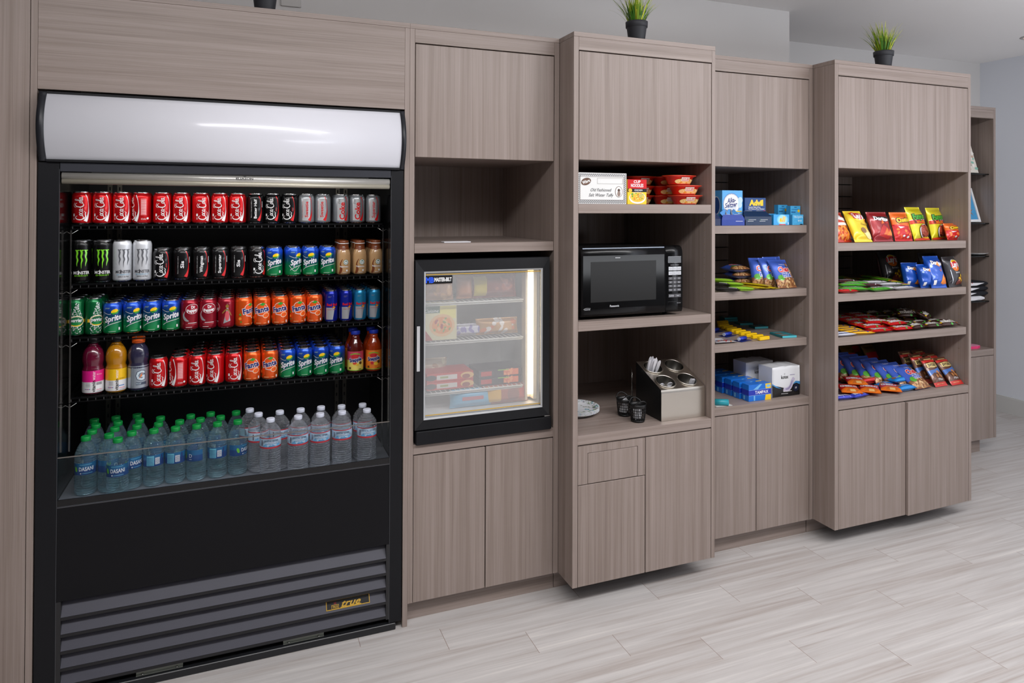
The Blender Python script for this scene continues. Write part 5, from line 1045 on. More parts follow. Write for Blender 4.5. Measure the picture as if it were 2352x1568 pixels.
def cutlery(i,kind,base,tipdir,L_,label):
    e=empty('plastic_'+kind,tuple(base)); d=Vector(tipdir).normalized(); s=d.cross(Vector((0,-1,0))).normalized(); f=s.cross(d)
    mb=MB(); prof={'knife':[(0,.004),(.5,.0035),(.6,.006),(.85,.0065),(.95,.005),(1,.001)],'spoon':[(0,.0045),(.55,.003),(.68,.006),(.8,.0115),(.92,.011),(1,.003)],'fork':[(0,.0045),(.55,.003),(.7,.008),(.78,.0105),(1,.0095)]}[kind]
    for t,w_ in prof:
        for a,b in ((-w_,-.0009),(w_,-.0009),(w_,.0009),(-w_,.0009)): mb.v.append(tuple(d*(L_*t)+s*a+f*(b+(-.004*math.sin((t-.6)/.4*3.14) if t>.6 and kind=='spoon' else 0))))
    for j in range(len(prof)-1):
        for k in range(4): mb.face([j*4+k,j*4+(k+1)%4,(j+1)*4+(k+1)%4,(j+1)*4+k],0)
    mb.face([3,2,1,0],0); q=(len(prof)-1)*4; mb.face([q,q+1,q+2,q+3],0)
    o=mb.build('plastic_'+kind,CUT); o.location=tuple(base); bpy.data.objects.remove(e); tag(o,label,'cutlery','white plastic cutlery'); return o
r=random.Random(4); cz=Vector(cups[2])
for i in range(24):
    a=r.uniform(0,6.28); q=r.uniform(.0,.026); b=cz+Vector((q*math.cos(a),q*math.sin(a)*.9,.004)); t=cz+nrm*.132+Vector(((q*1.15)*math.cos(a)+r.uniform(-.006,.006),q*math.sin(a)*.9+r.uniform(-.004,.004),r.uniform(-.012,.012))); cutlery(i,('knife','knife','knife')[i%3],b,t-b,(t-b).length,'white plastic knife standing in the full rear left steel cup')
for ci,n_,nm in ((0,5,'front left'),(1,3,'front right')):
    c0=Vector(cups[ci])
    for i in range(n_):
        s_=-1 if (ci==0 and i<3) else 1; b=c0+Vector((s_*.020+.006*(i%3),.0,.004)); t=c0+nrm*.082+Vector((s_*.026+.005*(i%3),-.006,r.uniform(-.008,.006))); cutlery(i,'spoon' if ci==0 else 'fork',b,t-b,(t-b).length,'white plastic %s in the %s steel cup'%('spoon' if ci==0 else 'fork',nm))
# -------- baskets and plates
def basket(x,y,label):
    z_=.729; e=empty('plastic_basket',(x,y,z_)); tag(e,label,'basket','small black plastic baskets'); mb=MB(); PB=M((18,18,19),.4); rows_=[.010,.0235,.037,.0505,.064,.070]; n=26; r0,r1=.030,.038; H=.080
    rad=lambda h:r0+(r1-r0)*h/H
    mb.lathe([(.028,0),(.0305,.001),(rad(.008),.008),(rad(.009)-.002,.009),(.001,.003)],0,n*2,cap=False)
    for j in range(5):
        h=.008+.0115*j
        for (ha,hb) in ((h+.0088,h+.0115),): mb.lathe([(rad(ha),ha),(rad(ha)+.0012,(ha+hb)/2),(rad(hb),hb),(rad(hb)-.0015,(ha+hb)/2)],0,n*2,cap=False)
    mb.lathe([(rad(.064),.064),(rad(.066)+.001,.066),(rad(.079)+.001,.079),(rad(.079)-.001,.080),(rad(.066)-.0015,.066),(rad(.064)-.0015,.064)],0,n*2,cap=False)
    for k in range(n): a=2*math.pi*k/n; mb.tube([(rad(.006)*math.sin(a),-rad(.006)*math.cos(a),.006),(rad(.066)*math.sin(a),-rad(.066)*math.cos(a),.066)],.0014,0,5,False)
    mb.build('basket_body',PB,e)
    for s in (-1,1):
        pts=[(rad(.08)*math.sin(t),s*rad(.08)*math.cos(t)*1.0,.078+.020*math.cos(t*1.55)**1) for t in [(-1+.2*i) for i in range(11)]]
        MB().tube(pts,.0030,0,8).build('basket_handle',PB,e)
    return e
basket(1.681,-.052,'small black lattice basket in front, nearest the steel dispenser'); basket(1.672,.048,'small black lattice basket behind the other one')
PK=M((226,226,230),.5); r=random.Random(9)
for bi,(x,y,nm) in enumerate(((1.681,-.052,'front'),(1.672,.048,'rear'))):
    for i in range(12):
        a=r.uniform(0,6.28); q=r.uniform(0,.014); e=MB().rbox(-.013,.013,-.0012,.0012,-.026,.026,.0005).build('sugar_packet',PK); e.location=(x+q*math.cos(a),y+q*math.sin(a),.729+.037+(.020 if bi and i%3==0 else 0)); e.rotation_euler=(r.uniform(-.3,.3),r.uniform(-.4,.4),a); tag(e,'white paper packet inside the %s black basket'%nm,'packet','white packets in the %s basket'%nm)
o=MB().tube([(1.738,.09,.729),(1.738,.09,.86),(1.742,.10,.905),(1.755,.13,.93)],.0022,0,8).build('wire_stand',CHR); o2=o; tag(o,'thin bent metal wire rod standing left of the steel dispenser','wire rod'); o['label']=o['label']
PLM=[M((222,224,228),.45),inkm((150,190,110)),inkm((60,165,190)),inkm((110,90,190)),inkm((170,176,160))]
PLP=[(.001,.0015),(.080,.0015),(.086,.004),(.098,.013),(.112,.017),(.1125,.018),(.110,.0182),(.097,.0150),(.085,.0062),(.079,.0035),(.001,.0035)]
PP=MB().lathe(PLP,0,64,cap=False); r=random.Random(8)
for i in range(120):
    a=r.uniform(0,6.28); q=r.uniform(.086,.110); zz=.0062+.0088*(q-.085)/.012 if q<.097 else .015+.0032*(q-.097)/.013; s_=r.uniform(.002,.005); PP.add([(q*math.sin(a)+s_*math.cos(k*1.05)*1.4,-q*math.cos(a)+s_*math.sin(k*1.05),zz+.0006+s_*math.sin(k*1.05)*.0) for k in range(6)],[(0,1,2,3,4,5)],r.choice([1,1,2,3,4]))
for i in range(26):
    a=r.uniform(0,6.28); q=r.uniform(.045,.075); PP.add([(q*math.sin(a)+.006*math.cos(k*1.05),-q*math.cos(a)+.006*math.sin(k*1.05),.0039) for k in range(6)],[(0,1,2,3,4,5)],r.choice([4,2,4]))
pl=PP.build('paper_plate',PLM)
for i in range(6):
    q=pl if i==0 else pl.copy()
    if i: COL.objects.link(q)
    q.location=(1.4725,.160,.729+.0031*i); q.rotation_euler=(0,0,i*.7); tag(q,'patterned paper plate, %s in the stack by the cabinet side'%('bottom','second','third','fourth','fifth','top')[i],'plate','stack of paper plates')
# -------- medicine boxes
z=1.6105
def tray(w,d,hb,hf,base,inner,name='display_tray',lab=None):
    e=empty(name,(0,0,0)); mb=MB(); t=.0015
    mb.box(-w/2,w/2,0,t,0,hf).box(-w/2,w/2,d-t,d,0,hb).box(-w/2,w/2,t,d-t,0,t)
    for s in (-1,1):
        x=s*w/2-(t if s>0 else 0); mb.hexa([(x,t,t),(x+t,t,t),(x+t,t,hf),(x,t,hf),(x,d-t,t),(x+t,d-t,t),(x+t,d-t,hb*.8),(x,d-t,hb*.8)])
    mb.add([(-w/2,0,hf),(w/2,0,hf),(w/2*.8,.028,hf+.030),(.012,.030,hf+.032),(0,.028,hf+.022),(-.012,.030,hf+.032),(-w/2*.8,.028,hf+.030)],[(0,1,2,3,4,5,6)],1); mb.add([(-w/2,-.0005,hf),(w/2,-.0005,hf),(w/2*.8,.0275,hf+.030),(-w/2*.8,.0275,hf+.030)],[(0,3,2,1)],0)
    if lab: lab.apply(mb,lambda u,v,o:(u,-o,v),None)
    mb.build('tray_card',[base,inner,Wh,Gn],e); return e
w,h=.112,.150; p=Print(); p.ell(-.005,.092,.0465,.046,3); p.ell(-.005,.092,.0445,.044,2); p.ell(-.005,.092,.0425,.042,3); p.ell(-.005,.092,.0415,.041,2); p.text('Alka-',-.006,.108,.029,1,.12,shear=.25,bold=.03,width=.048); p.text('Seltzer',-.008,.088,.029,1,.12,shear=.25,bold=.03,width=.068); p.ell(.043,.108,.013,.014,4); p.ell(.040,.088,.012,.013,4)
for i in range(5): p.rect(-.03,.02,.064+.004*i,.0652+.004*i,5)
for i in range(6): p.rect(.02,.05,.058-.009*i,.062-.009*i,4 if i else 6)
AK=make_box('medicine_box',w,.09,h,BX((90,170,232)),p,[inkm((24,40,110)),Wh,inkm((40,80,150)),inkm((190,215,240)),inkm((150,170,200)),Yl],Print().ell(.045,.085,.03,.04,2).ell(.045,.085,.026,.036,3))
q=place(AK,(2.287,.045,z),.0); q.scale=(1.12,1,1.16); tag(q,'tall light blue antacid tablet box facing front on medicine shelf','box','blue antacid boxes'); q=place(AK,(2.26,.14,z),0); q.scale=(1.12,1,1.16); tag(q,'light blue antacid box in shadow behind the front one','box','blue antacid boxes')
t1=tray(.118,.10,.05,.033,BX((30,60,150)),BX((200,200,205)),lab=Print().rect(.01,.045,.024,.026,2)); t1.scale=(1.22,.38,.85); setp(t1,2.262,.004,z,0,'dark blue card tray holding foil packets before the antacid box','tray','open card trays'); 
t2=tray(.10,.10,.05,.033,BX((22,40,80)),BX((190,190,195))); t2.scale=(1.2,.9,1); setp(t2,2.122,.004,z,0,'dark blue card tray cut off by the cabinet edge','tray','open card trays')
FP=M((70,130,190),.3,.5)
for i in range(5):
    o=MB().rbox(-.018,.018,-.0015,.0015,-.024,.024,.0006).build('foil_packet',[FP,M((170,170,180),.3,.6)][i%2]); o.location=(2.232+.016*i,.030+.0008*i,z+.054); o.rotation_euler=(-.5,.5 if i%2 else -.6,.1*i); tag(o,'blue and silver foil tablet packet in the tray, %s from left'%ORD[i],'packet','foil tablet packets')
w,h=.102,.122; p=Print(); p.text('Advil',.004,.100,.034,1,bold=.06,width=.068); p.text('Ibuprofen Tablets, 200 mg',-.004,.080,.0075,2,width=.056,bold=.02); p.text('Pain Reliever/Fever Reducer',.006,.072,.0075,2,width=.078,bold=.02); p.ell(.0,.055,.007,.0075,4); p.poly([(.01,.048),(.045,.056),(.048,.066),(.012,.058)],3); p.text('Tablets',.030,.0565,.008,2,.2,width=.026)
AD=make_box('medicine_box',w,.08,h,BX((20,66,128)),p,[Yl,Wh,Rd,Or],Print().rect(.02,.05,.09,.10,1).rect(.01,.06,.06,.066,3))
q=place(AD,(2.4585,.078,z),0); q.scale=(1.32,1,1.14); tag(q,'dark blue pain reliever box with yellow lettering, front one','box','dark blue pain reliever boxes'); q=place(AD,(2.44,.17,z),0); q.scale=(1.32,1,1.14); tag(q,'dark blue pain reliever box behind the front one','box','dark blue pain reliever boxes')
lb=Print()
for a in (-.045,.012): lb.rect(a,a+.034,.030,.0315,2); lb.rect(a-.006,a+.022,.022,.0235,2); lb.rect(a-.004,a-.001,.029,.032,3)
t3=tray(.130,.07,.06,.048,BX((16,44,78)),BX((188,186,190)),lab=lb); t3.scale=(1.3,1,.92); setp(t3,2.413,.004,z,.0,'open dark blue card tray before the pain reliever box','tray','open card trays')
w,h=.092,.060; p=Print(); p.ell(.006,.030,.033,.030,1); p.ell(.006,.030,.026,.0255,2); p.text('all',.006,.034,.040,4,bold=.055,shear=.15,width=.036,sp=1.1); p.text('all',.006,.034,.040,3,bold=.02,shear=.15,width=.033,sp=1.1); p.rect(-.014,.024,.001,.006,5); p.rect(.037,.041,.004,.016,6)
AL=make_box('detergent_box',w,.07,h,BX((50,160,225)),p,[inkm((110,190,240)),inkm((150,215,250)),Yl,inkm((240,140,30)),Rd,Wh],Print().rect(.01,.05,.01,.05,1))
q=place(AL,(2.568,.012,z),0); q.scale=(1.10,1,.9); tag(q,'light blue laundry detergent box with yellow lettering at front','box','light blue detergent boxes'); q=place(AL,(2.555,.09,z),0); q.scale=(1.10,.8,.95); tag(q,'light blue laundry detergent box behind the front one','box','light blue detergent boxes')
w,h=.056,.058; p=Print(); p.text('TROJAN',.0,.045,.0165,1,width=.046,bold=.01); p.text('ENZ',.010,.024,.011,1,width=.020,bold=.03); p.ell(-.012,.016,.012,.011,2); p.ell(-.012,.016,.011,.010,0); p.rect(.01,.024,.001,.006,3)
TJ=make_box('small_carton',w,.035,h,BX((70,165,215)),p,[inkm((205,230,240)),inkm((50,130,190)),Kk]); q=place(TJ,(2.674,.010,z),0); q.scale=(1.3,1,.92); tag(q,'small light blue carton lettered in white at the right of medicine shelf','box','small light blue cartons')
p=Print(); p.rect(-.022,.022,.085,.088,1); p.rect(-.007,.007,.096,.100,3); p.ell(.018,.078,.007,.008,2); p.rect(-.024,.0,.068,.074,3)
TK=make_box('small_carton',.056,.030,.106,BX((70,165,215)),p,[inkm((40,110,170)),Yl,inkm((40,100,150))]); q=place(TK,(2.698,.052,z),0); q.scale=(1.18,1,.93); tag(q,'taller light blue carton with hanging slot behind the lettered one','box','small light blue cartons'); q=place(TK,(2.668,.110,z),0); q.scale=(1.1,1,.98); tag(q,'taller light blue carton farthest back at the left','box','small light blue cartons')
# -------- snack level of narrow cabinet
z=1.2845; G='blue snack mix bags in the narrow cabinet'
for i,(x,y,le,rz,l) in enumerate(((2.618,.022,.55,.0,'blue snack mix bag in front, fully visible'),(2.585,.075,.42,-.05,'blue snack mix bag directly behind the front bag'),(2.638,.105,.38,.02,'blue snack mix bag third back leaning right'),(2.535,.10,.45,-.35,'blue snack mix bag turned left behind the front bag'))): leanbag('chex',x,y,z,rz,le,l,G,'snack bag',sc_=.98)
for i in range(3): lie('chex',2.47-.01*i,.16,z+.022+.034*i,-.3+.1*i,'blue snack mix bag lying on its back, %s of the pile'%('bottom','middle','top')[i],G,'snack bag',tbl=BG,sc_=.85)
G='green and black snack bars'
for i,(k,x,y,dz,rz,l) in enumerate((('blk',2.215,.02,0,-.7,'black snack bar at the front left'),('grn',2.300,.02,.0,-.7,'green snack bar lowest at the front'),('grn',2.28,.075,.018,-.75,'green snack bar on top of the lowest'),('blk',2.22,.10,.016,-.8,'black snack bar behind the front ones'),('grn',2.27,.14,.030,-.8,'green snack bar highest at the back'),('grn',2.30,.22,.01,-.8,'green snack bar farthest back'))): lie(k,x+.0,y-.02,z+.012+dz,rz,l,G,'snack bar')
G='yellow meat stick packs'
for i,(x,y,dz) in enumerate(((2.485,.085,0),(2.435,.10,0),(2.385,.12,.0),(2.455,.11,.011))): lie('yel',x,y,z+.007+dz,-1.32,'long yellow meat stick pack, %s'%('nearest the front','second from front','third from front','lying on the others')[i],G,'snack bar')
lie('nut',2.20,.17,z+.012,-.4,'red and blue snack bar behind the yellow packs','snack bar behind yellow packs','snack bar') if False else None
# -------- gum level
z=1.0305; GY=M((240,196,20),.35); e=None
def gum():
    e=empty('gum_pack',(0,0,0)); mb=MB().rbox(-.010,.010,-.037,.037,0,.019,.003); P=Print(); P.text('Juicy Fruit',0,.0,.012,1,math.pi/2,width=.05); P.rect(-.006,.006,.026,.032,2); P.apply(mb,lambda u,v,o:(u,v,.019+o),None); mb.build('wrapper',[GY,inkm((150,110,10)),Rd],e); return e
GM=gum()
for i in range(11):
    x=(2.462,2.462,2.462,2.463,2.470,2.480,2.488,2.500,2.512,2.545,2.580)[i]; y=.022+.0465*i; q=place(GM,(x,y,z),-1.42+rnd.uniform(-.05,.05)); tag(q,'yellow gum pack, %s in the diagonal row from the front'%ORD[i],'gum','diagonal row of yellow gum packs')
TL_=M((30,120,130),.35)
def teal():
    e=empty('gum_carton',(0,0,0)); mb=MB().rbox(-.042,.042,-.030,.030,0,.011,.001); P=Print(); P.rect(-.04,.0,-.028,.0,1); P.rect(-.03,.03,.008,.018,2); P.apply(mb,lambda u,v,o:(u,v,.011+o),None); mb.box(-.0418,.0418,-.0306,-.0300,.0005,.0105,2); mb.build('carton',[TL_,inkm((160,110,90)),inkm((90,200,215))],e); return e
TE=teal()
for i,(px,py,dz) in enumerate(((1805,773,0),(1781,766,0),(1744,752,0),(1712,744,0),(1692,735,.0),(1690,730,.0125))):
    x,y=pz(px,py,z+dz); 
    y=max(y,.035) if i!=1 else .105
    x=min(x,2.69)
    q=place(TE,(x,y,z+dz),-.12); tag(q,'teal gum carton, %s counted from the front right'%ORD[i],'gum','teal gum cartons')
def balm():
    e=empty('lip_balm_card',(0,0,0)); MB().rbox(-.025,.025,-.045,.045,0,.0015,.0003).build('backing_card',M((24,36,100),.4),e); MB().tube([(0,-.030,.0105),(0,.030,.0105)],.0085,0,16).build('balm_tube',[M((34,60,180),.3)],e); MB().tube([(0,-.034,.0105),(0,-.0302,.0105)],.0082,0,16).build('tube_end',M((200,210,235),.3),e); return e
LBm=balm()
for i,(x,y) in enumerate(((2.352,.048),(2.365,.178),(2.38,.30))): q=place(LBm,(x,y,z),-1.25); tag(q,'blue lip balm tube on dark card, %s from front'%ORD[i],'lip balm','blue lip balm cards')
p=Print(); blobs(p,22,-.05,.05,.005,.045,[1,2,3],.003,.007,6); BR_['mix']=bar('candy_pack',.12,.05,.008,(200,196,200),p,[Rd,inkm((90,90,160)),inkm((220,120,60))],25)
lie('mix',2.225,.010,z+.006,-.1,'flat clear candy pack with red pieces at the front left','flat packs','candy'); o=MB().rbox(-.04,.04,-.03,.03,0,.006,.001).build('white_card_pack',M((205,205,212),.5)); o.location=(2.225,.095,z+.0005); o.rotation_euler=(0,0,-.3); tag(o,'flat white card pack beside the blue lip balm cards','packet')
# -------- hygiene level
z=.7245; w,d,h=.100,.045,.074; p=Print(); p.rect(-w/2,w/2,.026,.050,1); p.text('TAMPAX',.008,.038,.019,2,bold=.02,width=.060); p.poly([(.026,.052),(w/2,.052),(w/2,h),(.024,h)],3); p.poly([(.022,0),(w/2,0),(w/2,.024),(.026,.024)],3); p.ell(.038,.063,.010,.006,4); p.poly([(-.03,.052),(-.01,.052),(.01,h),(.0,h)],4); p.rect(-.028,-.022,.002,.024,4); p.rect(-w/2,w/2,.0255,.0265,5); p.rect(-w/2,w/2,.0495,.0505,5)
TX=make_box('tampon_box',w,d,h,BX((20,110,210)),p,[inkm((24,50,180)),Wh,Yl,inkm((120,190,240)),inkm((170,210,245))],Print().rect(0,d,.026,.05,1).rect(.01,.02,.004,.022,4))
for i,(x,y) in enumerate(((2.447,.030),(2.438,.090),(2.436,.150),(2.426,.210),(2.424,.270),(2.42,.330))):
    q=place(TX,(x,y,z),.0+.02*(i%2)); q.scale=(1.40,1.1,1.12); tag(q,'blue and yellow feminine care box, %s back from the front one'%ORD[i] if i else 'blue and yellow feminine care box at the very front','box','row of blue and yellow feminine care boxes')
w,d,h=.165,.10,.135; p=Print(); p.text('kotex',-.012,.090,.022,1,width=.044,bold=.02); p.text('U',-.012,.103,.009,1); p.poly([(-w/2,.0),(w/2,.0),(w/2,.048),(.056,.058),(.03,.048),(.0,.036),(-.03,.034),(-.06,.048),(-w/2,.056)],1); p.poly([(.035,.052),(.055,.066),(w/2,.062),(w/2,.048),(.056,.058)],2); p.poly([(-w/2,.062),(-.06,.050),(-.03,.036),(-.06,.044),(-w/2,.056)],2)
p.stroke([(-.02,.034,.014),(.004,.032,.022),(.022,.044,.020),(.034,.066,.020),(.044,.082,.016)],3); p.stroke([(-.008,.034,.006),(.008,.036,.009),(.022,.048,.008),(.034,.07,.006)],4); p.ell(.058,.035,.017,.017,5); p.text('10',.058,.035,.012,6,bold=.03); p.rect(-.02,.03,.022,.025,6); p.rect(-.03,.008,.012,.014,6); p.rect(.018,.048,.096,.098,4)
def soft(w,d,h,pr,mats):
    e=empty('pad_pack',(0,0,0)); mb=MB(); n=10
    f=lambda u,v:.006*math.cos(math.pi*u/w)*math.cos(math.pi*(v-h/2)/h)+.0012*math.sin(60*u+40*v)
    for yv in (0,1):
        for j in range(n+1):
            for i in range(n+1):
                u=-w/2+w*i/n; v=h*j/n; mb.v.append((u,(-f(u,v) if yv==0 else d+f(u,v)),v+(.004*math.cos(math.pi*u/w)*abs(math.sin(7*u*20)) if j==n else 0)))
    K=(n+1)**2
    for s in (0,1):
        for j in range(n):
            for i in range(n): a=s*K+j*(n+1)+i; q=[a,a+1,a+n+2,a+n+1]; mb.face(q if s==0 else q[::-1],0,True)
    for i in range(n):
        for (a,b) in ((i,i+1),(n*(n+1)+i,n*(n+1)+i+1),(i*(n+1),(i+1)*(n+1)),(i*(n+1)+n,(i+1)*(n+1)+n)): mb.face([a,b,b+K,a+K],0,False)
    pr.apply(mb,lambda u,v,o:(u,-f(u,v)-o*2,v),.012,.012); mb.build('soft_pack',mats,e); return e
KT=soft(w,d,h,p,[M((226,228,232),.35,coat=.3),Kk,inkm((70,150,215)),inkm((206,200,222)),inkm((160,150,190)),inkm((16,28,60)),Wh])
for i,(x,y,rz,l) in enumerate(((2.632,.048,.0,'white, black and blue pad pack at the front right'),(2.585,.19,.0,'white pad pack standing behind and left of the front pack'),(2.15,.40,.0,'white pad pack in deep shadow at the back left'))):
    q=place(KT,(x,y,z),rz); q.scale=(1.10,1,1.13); tag(q,l,'hygiene pack','white pad packs')
e=empty('teal_tube',(2.19,.045,z)); MB().tube([(-.02,.0,.0165),(.045,-.035,.0165)],.0155,0,20).build('tube_body',M((40,150,165),.35),e); tag(e,'teal plastic tube lying at the front left of the bottom level','tube')
o=MB().rbox(-.045,.045,-.03,.03,0,.0015,.0003).build('flat_card',M((215,212,208),.5)); o.location=(2.215,.040,z); o.rotation_euler=(0,0,-.1); tag(o,'flat white card with a pink corner under the teal tube','card')
# -------- far display cabinet goods
def frame_(x,y,z,w,h,lean,rz,kind):
    e=empty('picture_frame',(x,y,z)); e.rotation_euler=(-lean,0,rz); r=random.Random(3)
    if kind=='sea':
        mb=MB().box(-w/2,w/2,0,.012,0,.018).box(-w/2,w/2,0,.012,h-.018,h).box(-w/2,-w/2+.018,0,.012,.018,h-.018).box(w/2-.018,w/2,0,.012,.018,h-.018); mb.build('frame_border',M((225,226,228),.4),e)
        m2=MB().box(-w/2+.0185,w/2-.0185,.006,.010,.0185,h-.0185); P=Print(); P.rect(-.06,.015,.05,.16,3)
        for k in range(5): a=k*1.2566+.5; c_,s_=math.cos(a),math.sin(a); P.tris([[(.04-s_*.006,.075+c_*.006),(.04+s_*.006,.075-c_*.006),(.04+c_*.045,.075+s_*.045)]],1)
        P.apply(m2,lambda u,v,o:(u,.006-o,v),None); m2.build('picture',[M((70,150,200),.3),M((140,105,80),.5),Wh,inkm((215,222,228))],e)
    else:
        mb=MB().box(-w/2,w/2,0,.02,0,.05).box(-w/2,w/2,0,.02,h-.05,h).box(-w/2,-w/2+.05,0,.02,.05,h-.05).box(w/2-.05,w/2,0,.02,.05,h-.05); P=Print()
        for _ in range(60): a,b=r.uniform(-w/2+.01,w/2-.01),r.uniform(.01,h-.01); (P.ell(a,b,r.uniform(.01,.02),r.uniform(.008,.014),r.choice([1,2,3]),r.uniform(0,3),8) if (abs(a)>w/2-.04 or b<.04 or b>h-.04) else None)
        P.apply(mb,lambda u,v,o:(u,-o,v),None); mb.build('frame_border',[M((214,208,198),.6),M((130,180,165),.5),M((190,165,145),.5),M((230,226,220),.5)],e); MB().box(-w/2+.051,w/2-.051,.012,.016,.051,h-.051).build('picture',M((220,222,225),.3),e)
    return e
c=un(2249,397,'Y',.56); e=frame_(c.x-.105,.56,1.953,.20,.27,.28,0,'shell'); tag(e,'shell mosaic picture frame on the top glass shelf','picture frame')
c=un(2254,513,'Y',.56); e=frame_(c.x-.12,.56,1.607,.24,.25,.28,0,'sea'); tag(e,'white picture frame with a starfish on blue, second glass shelf','picture frame')
e=empty('oval_dish',(un(2251,584,'Y',.64).x-.115,.64,1.3695)); mb=MB().lathe([(.03,0),(.09,.006),(.115,.016),(.118,.018),(.112,.018),(.085,.009),(.001,.004)],0,40,cap=False); mb.build('dish_body',M((222,222,222),.3),e); tag(e,'white oval dish on the third glass shelf','dish')
def shirt(z_,i,dark,wz):
    e=empty('folded_shirt',(4.685,.655,z_)); w,d,h=.44 if dark else .37,.24,.034; mb=MB(); n,mm=44,8
    for j in range(mm+1):
        a=math.pi*j/mm; 
        for k in range(n+1):
            u=-w/2+w*k/n; e_=max(.35,(1-abs(2*u/w)**16))**.5; mb.v.append((u,-d/2+(.018)*(1-math.sin(a))+.0,h/2-h/2*math.cos(a)*e_))
    o=len(mb.v)
    for j in range(mm):
        for k in range(n): a=j*(n+1)+k; mb.face([a,a+1,a+n+2,a+n+1],0,True)
    for (j0,s) in ((0,-1),(mm,1)):
        o=len(mb.v)
        for k in range(n+1): mb.v.append(tuple(Vector(mb.v[j0*(n+1)+k])+Vector((0,d-.036,0))))
        for k in range(n): a=j0*(n+1)+k; q=[a,a+1,o+k+1,o+k]; mb.face(q if s>0 else q[::-1],0,True)
    P=Print(); P.poly([(-.20,.002),(.02+wz,.006),(.10+wz,.022),(.02,.026),(-.20,.016)],1); 
    if i==3: P.text('OTHER',-.06,.026,.02,1,.1,bold=.04,width=.14); P.rect(.05,.06,.022,.026,2)
    P.apply(mb,lambda u,v,o:(u,-d/2-.0015-o,v),.03)
    mb.build('fabric',[M((16,18,26) if dark else (215,215,220),.85),M((220,220,224),.8),Rd],e); return e
for i in range(4):
    e=shirt(1.054+.0345*i,i,i!=0,(.06,0,.03,.08)[i]); tag(e,'folded %s shirt with white print, %s in the pile'%('white' if i==0 else 'black',('lowest','second','third','top')[i]),'shirt','pile of folded shirts')
e=empty('flip_flop',(4.715,.575,.7225)); 
pts=[(.13,.0),(.12,.03),(.08,.042),(.0,.034),(-.08,.04),(-.125,.025),(-.13,0),(-.125,-.03),(-.08,-.045),(0,-.036),(.08,-.042),(.12,-.03)]
mb=MB(); nP=len(pts)
for zz in (0,.018): mb.v+=[(a,b,zz) for a,b in pts]
mb.face(list(range(nP))[::-1],0); mb.face([nP+i for i in range(nP)],1); [mb.face([i,(i+1)%nP,nP+(i+1)%nP,nP+i],0) for i in range(nP)]
mb.build('sole',[M((235,60,120),.5),M((225,150,180),.5)],e); MB().tube([(-.03,.036,.016),(.02,.02,.034),(.075,0,.018),(.02,-.02,.034),(-.03,-.036,.016)],.004,0,8).build('strap',M((235,200,215),.5),e); tag(e,'pink sandal lying on the lowest ledge of the far display cabinet','sandal')
# -------- grass pots
def plant(x,y,lab,seed,zt=T,part=1):
    e=empty('potted_grass',(x,y,zt+.0005)); tag(e,lab,'plant','potted artificial grasses on the cabinets'); PT=M((40,41,46),.55)
    MB().lathe([(.036,0),(.037,.002),(.044,.058),(.0445,.059),(.0485,.060),(.0500,.084),(.0485,.085),(.0465,.084),(.0455,.070),(.001,.070)],0,40,cap=False).build('pot',PT,e)
    r=random.Random(seed); g=MB(); nb=150
    for i in range(nb):
        a=r.uniform(0,6.283); q=r.uniform(0,.036); b=Vector((q*math.cos(a),q*math.sin(a),.070)); out=Vector((math.cos(a),math.sin(a),0)); sp=r.uniform(.05,.55)*(.5+q/.036); L_=r.uniform(.095,.150) if r.random()<.93 else .175; w_=r.uniform(.0022,.0042); sd=Vector((-math.sin(a),math.cos(a),0)); m_=r.choice([0,0,1,1,2]); o=len(g.v); n=5
        dirv=(Vector((0,0,1))+out*sp*.5).normalized(); p_=b.copy()
        for k in range(n+1):
            t=k/n; ww=w_*(1-t**2.2); g.v.append(tuple(p_-sd*ww)); g.v.append(tuple(p_+out*.0006)); g.v.append(tuple(p_+sd*ww)); dirv=(dirv+out*sp*.22+Vector((0,0,-.03*k*sp))).normalized(); p_=p_+dirv*(L_/n)
        for k in range(n):
            for c_ in (0,1): a_=o+3*k+c_; g.face([a_,a_+1,a_+4,a_+3],m_ if k<3 else (1 if k==3 else 2),True)
    g.build('grass_blades',[M((60,112,26),.5),M((120,150,28),.5),M((184,190,46),.5)],e)
plant(.080,.045,'dark pot seen only by its base above the drinks cooler header',1); plant(1.648,-.088,'grass in a black pot on the microwave cabinet',2); plant(3.165,-.085,'grass in a black pot on the rightmost snack cabinet',3)
# -------- frozen food inside the freezer
yF=.075
def fb(name,x0,x1,y,d,z0,h,base,pr,mats,lab,cat,g='frozen foods in the small freezer'):
    e=make_box(name,x1-x0,d,h,M(base,.5),pr,mats); setp(e,(x0+x1)/2,y,z0,0,lab,cat,g); return e
FZ=[z_+.003 for z_ in FZS]
p=Print(); p.rect(-.075,.0,.115,.155,1); p.text('Cuisine',-.036,.125,.02,2,shear=.3,width=.06); p.rect(.0,.07,.09,.155,3); p.ell(.01,.062,.056,.048,4); p.ell(.01,.062,.044,.036,5); blobs(p,34,-.025,.045,.035,.09,[6,7,4,5],.004,.009,5); p.poly([(-.075,0),(-.03,0),(-.075,.06)],6)
fb('frozen_meal_box',.712,.862,yF,.12,FZ[1],.158,(205,200,160),p,[inkm((20,90,60)),Wh,inkm((232,222,120)),inkm((225,180,120)),inkm((225,140,50)),inkm((170,40,30)),inkm((110,150,50))],'frozen meal box with green corner and pasta picture','frozen food')
p=Print(); p.ell(-.085,.016,.025,.012,1); p.rect(-.06,.03,.006,.026,2); p.rect(-.045,-.01,.012,.020,3); p.ell(.075,.018,.03,.014,4); p.ell(.07,.014,.018,.010,5)
SF=make_box('frozen_meal_box',.205,.14,.034,M((190,50,36),.5),p,[inkm((70,60,60)),inkm((215,210,205)),inkm((150,160,80)),inkm((225,180,110)),inkm((150,60,40))])
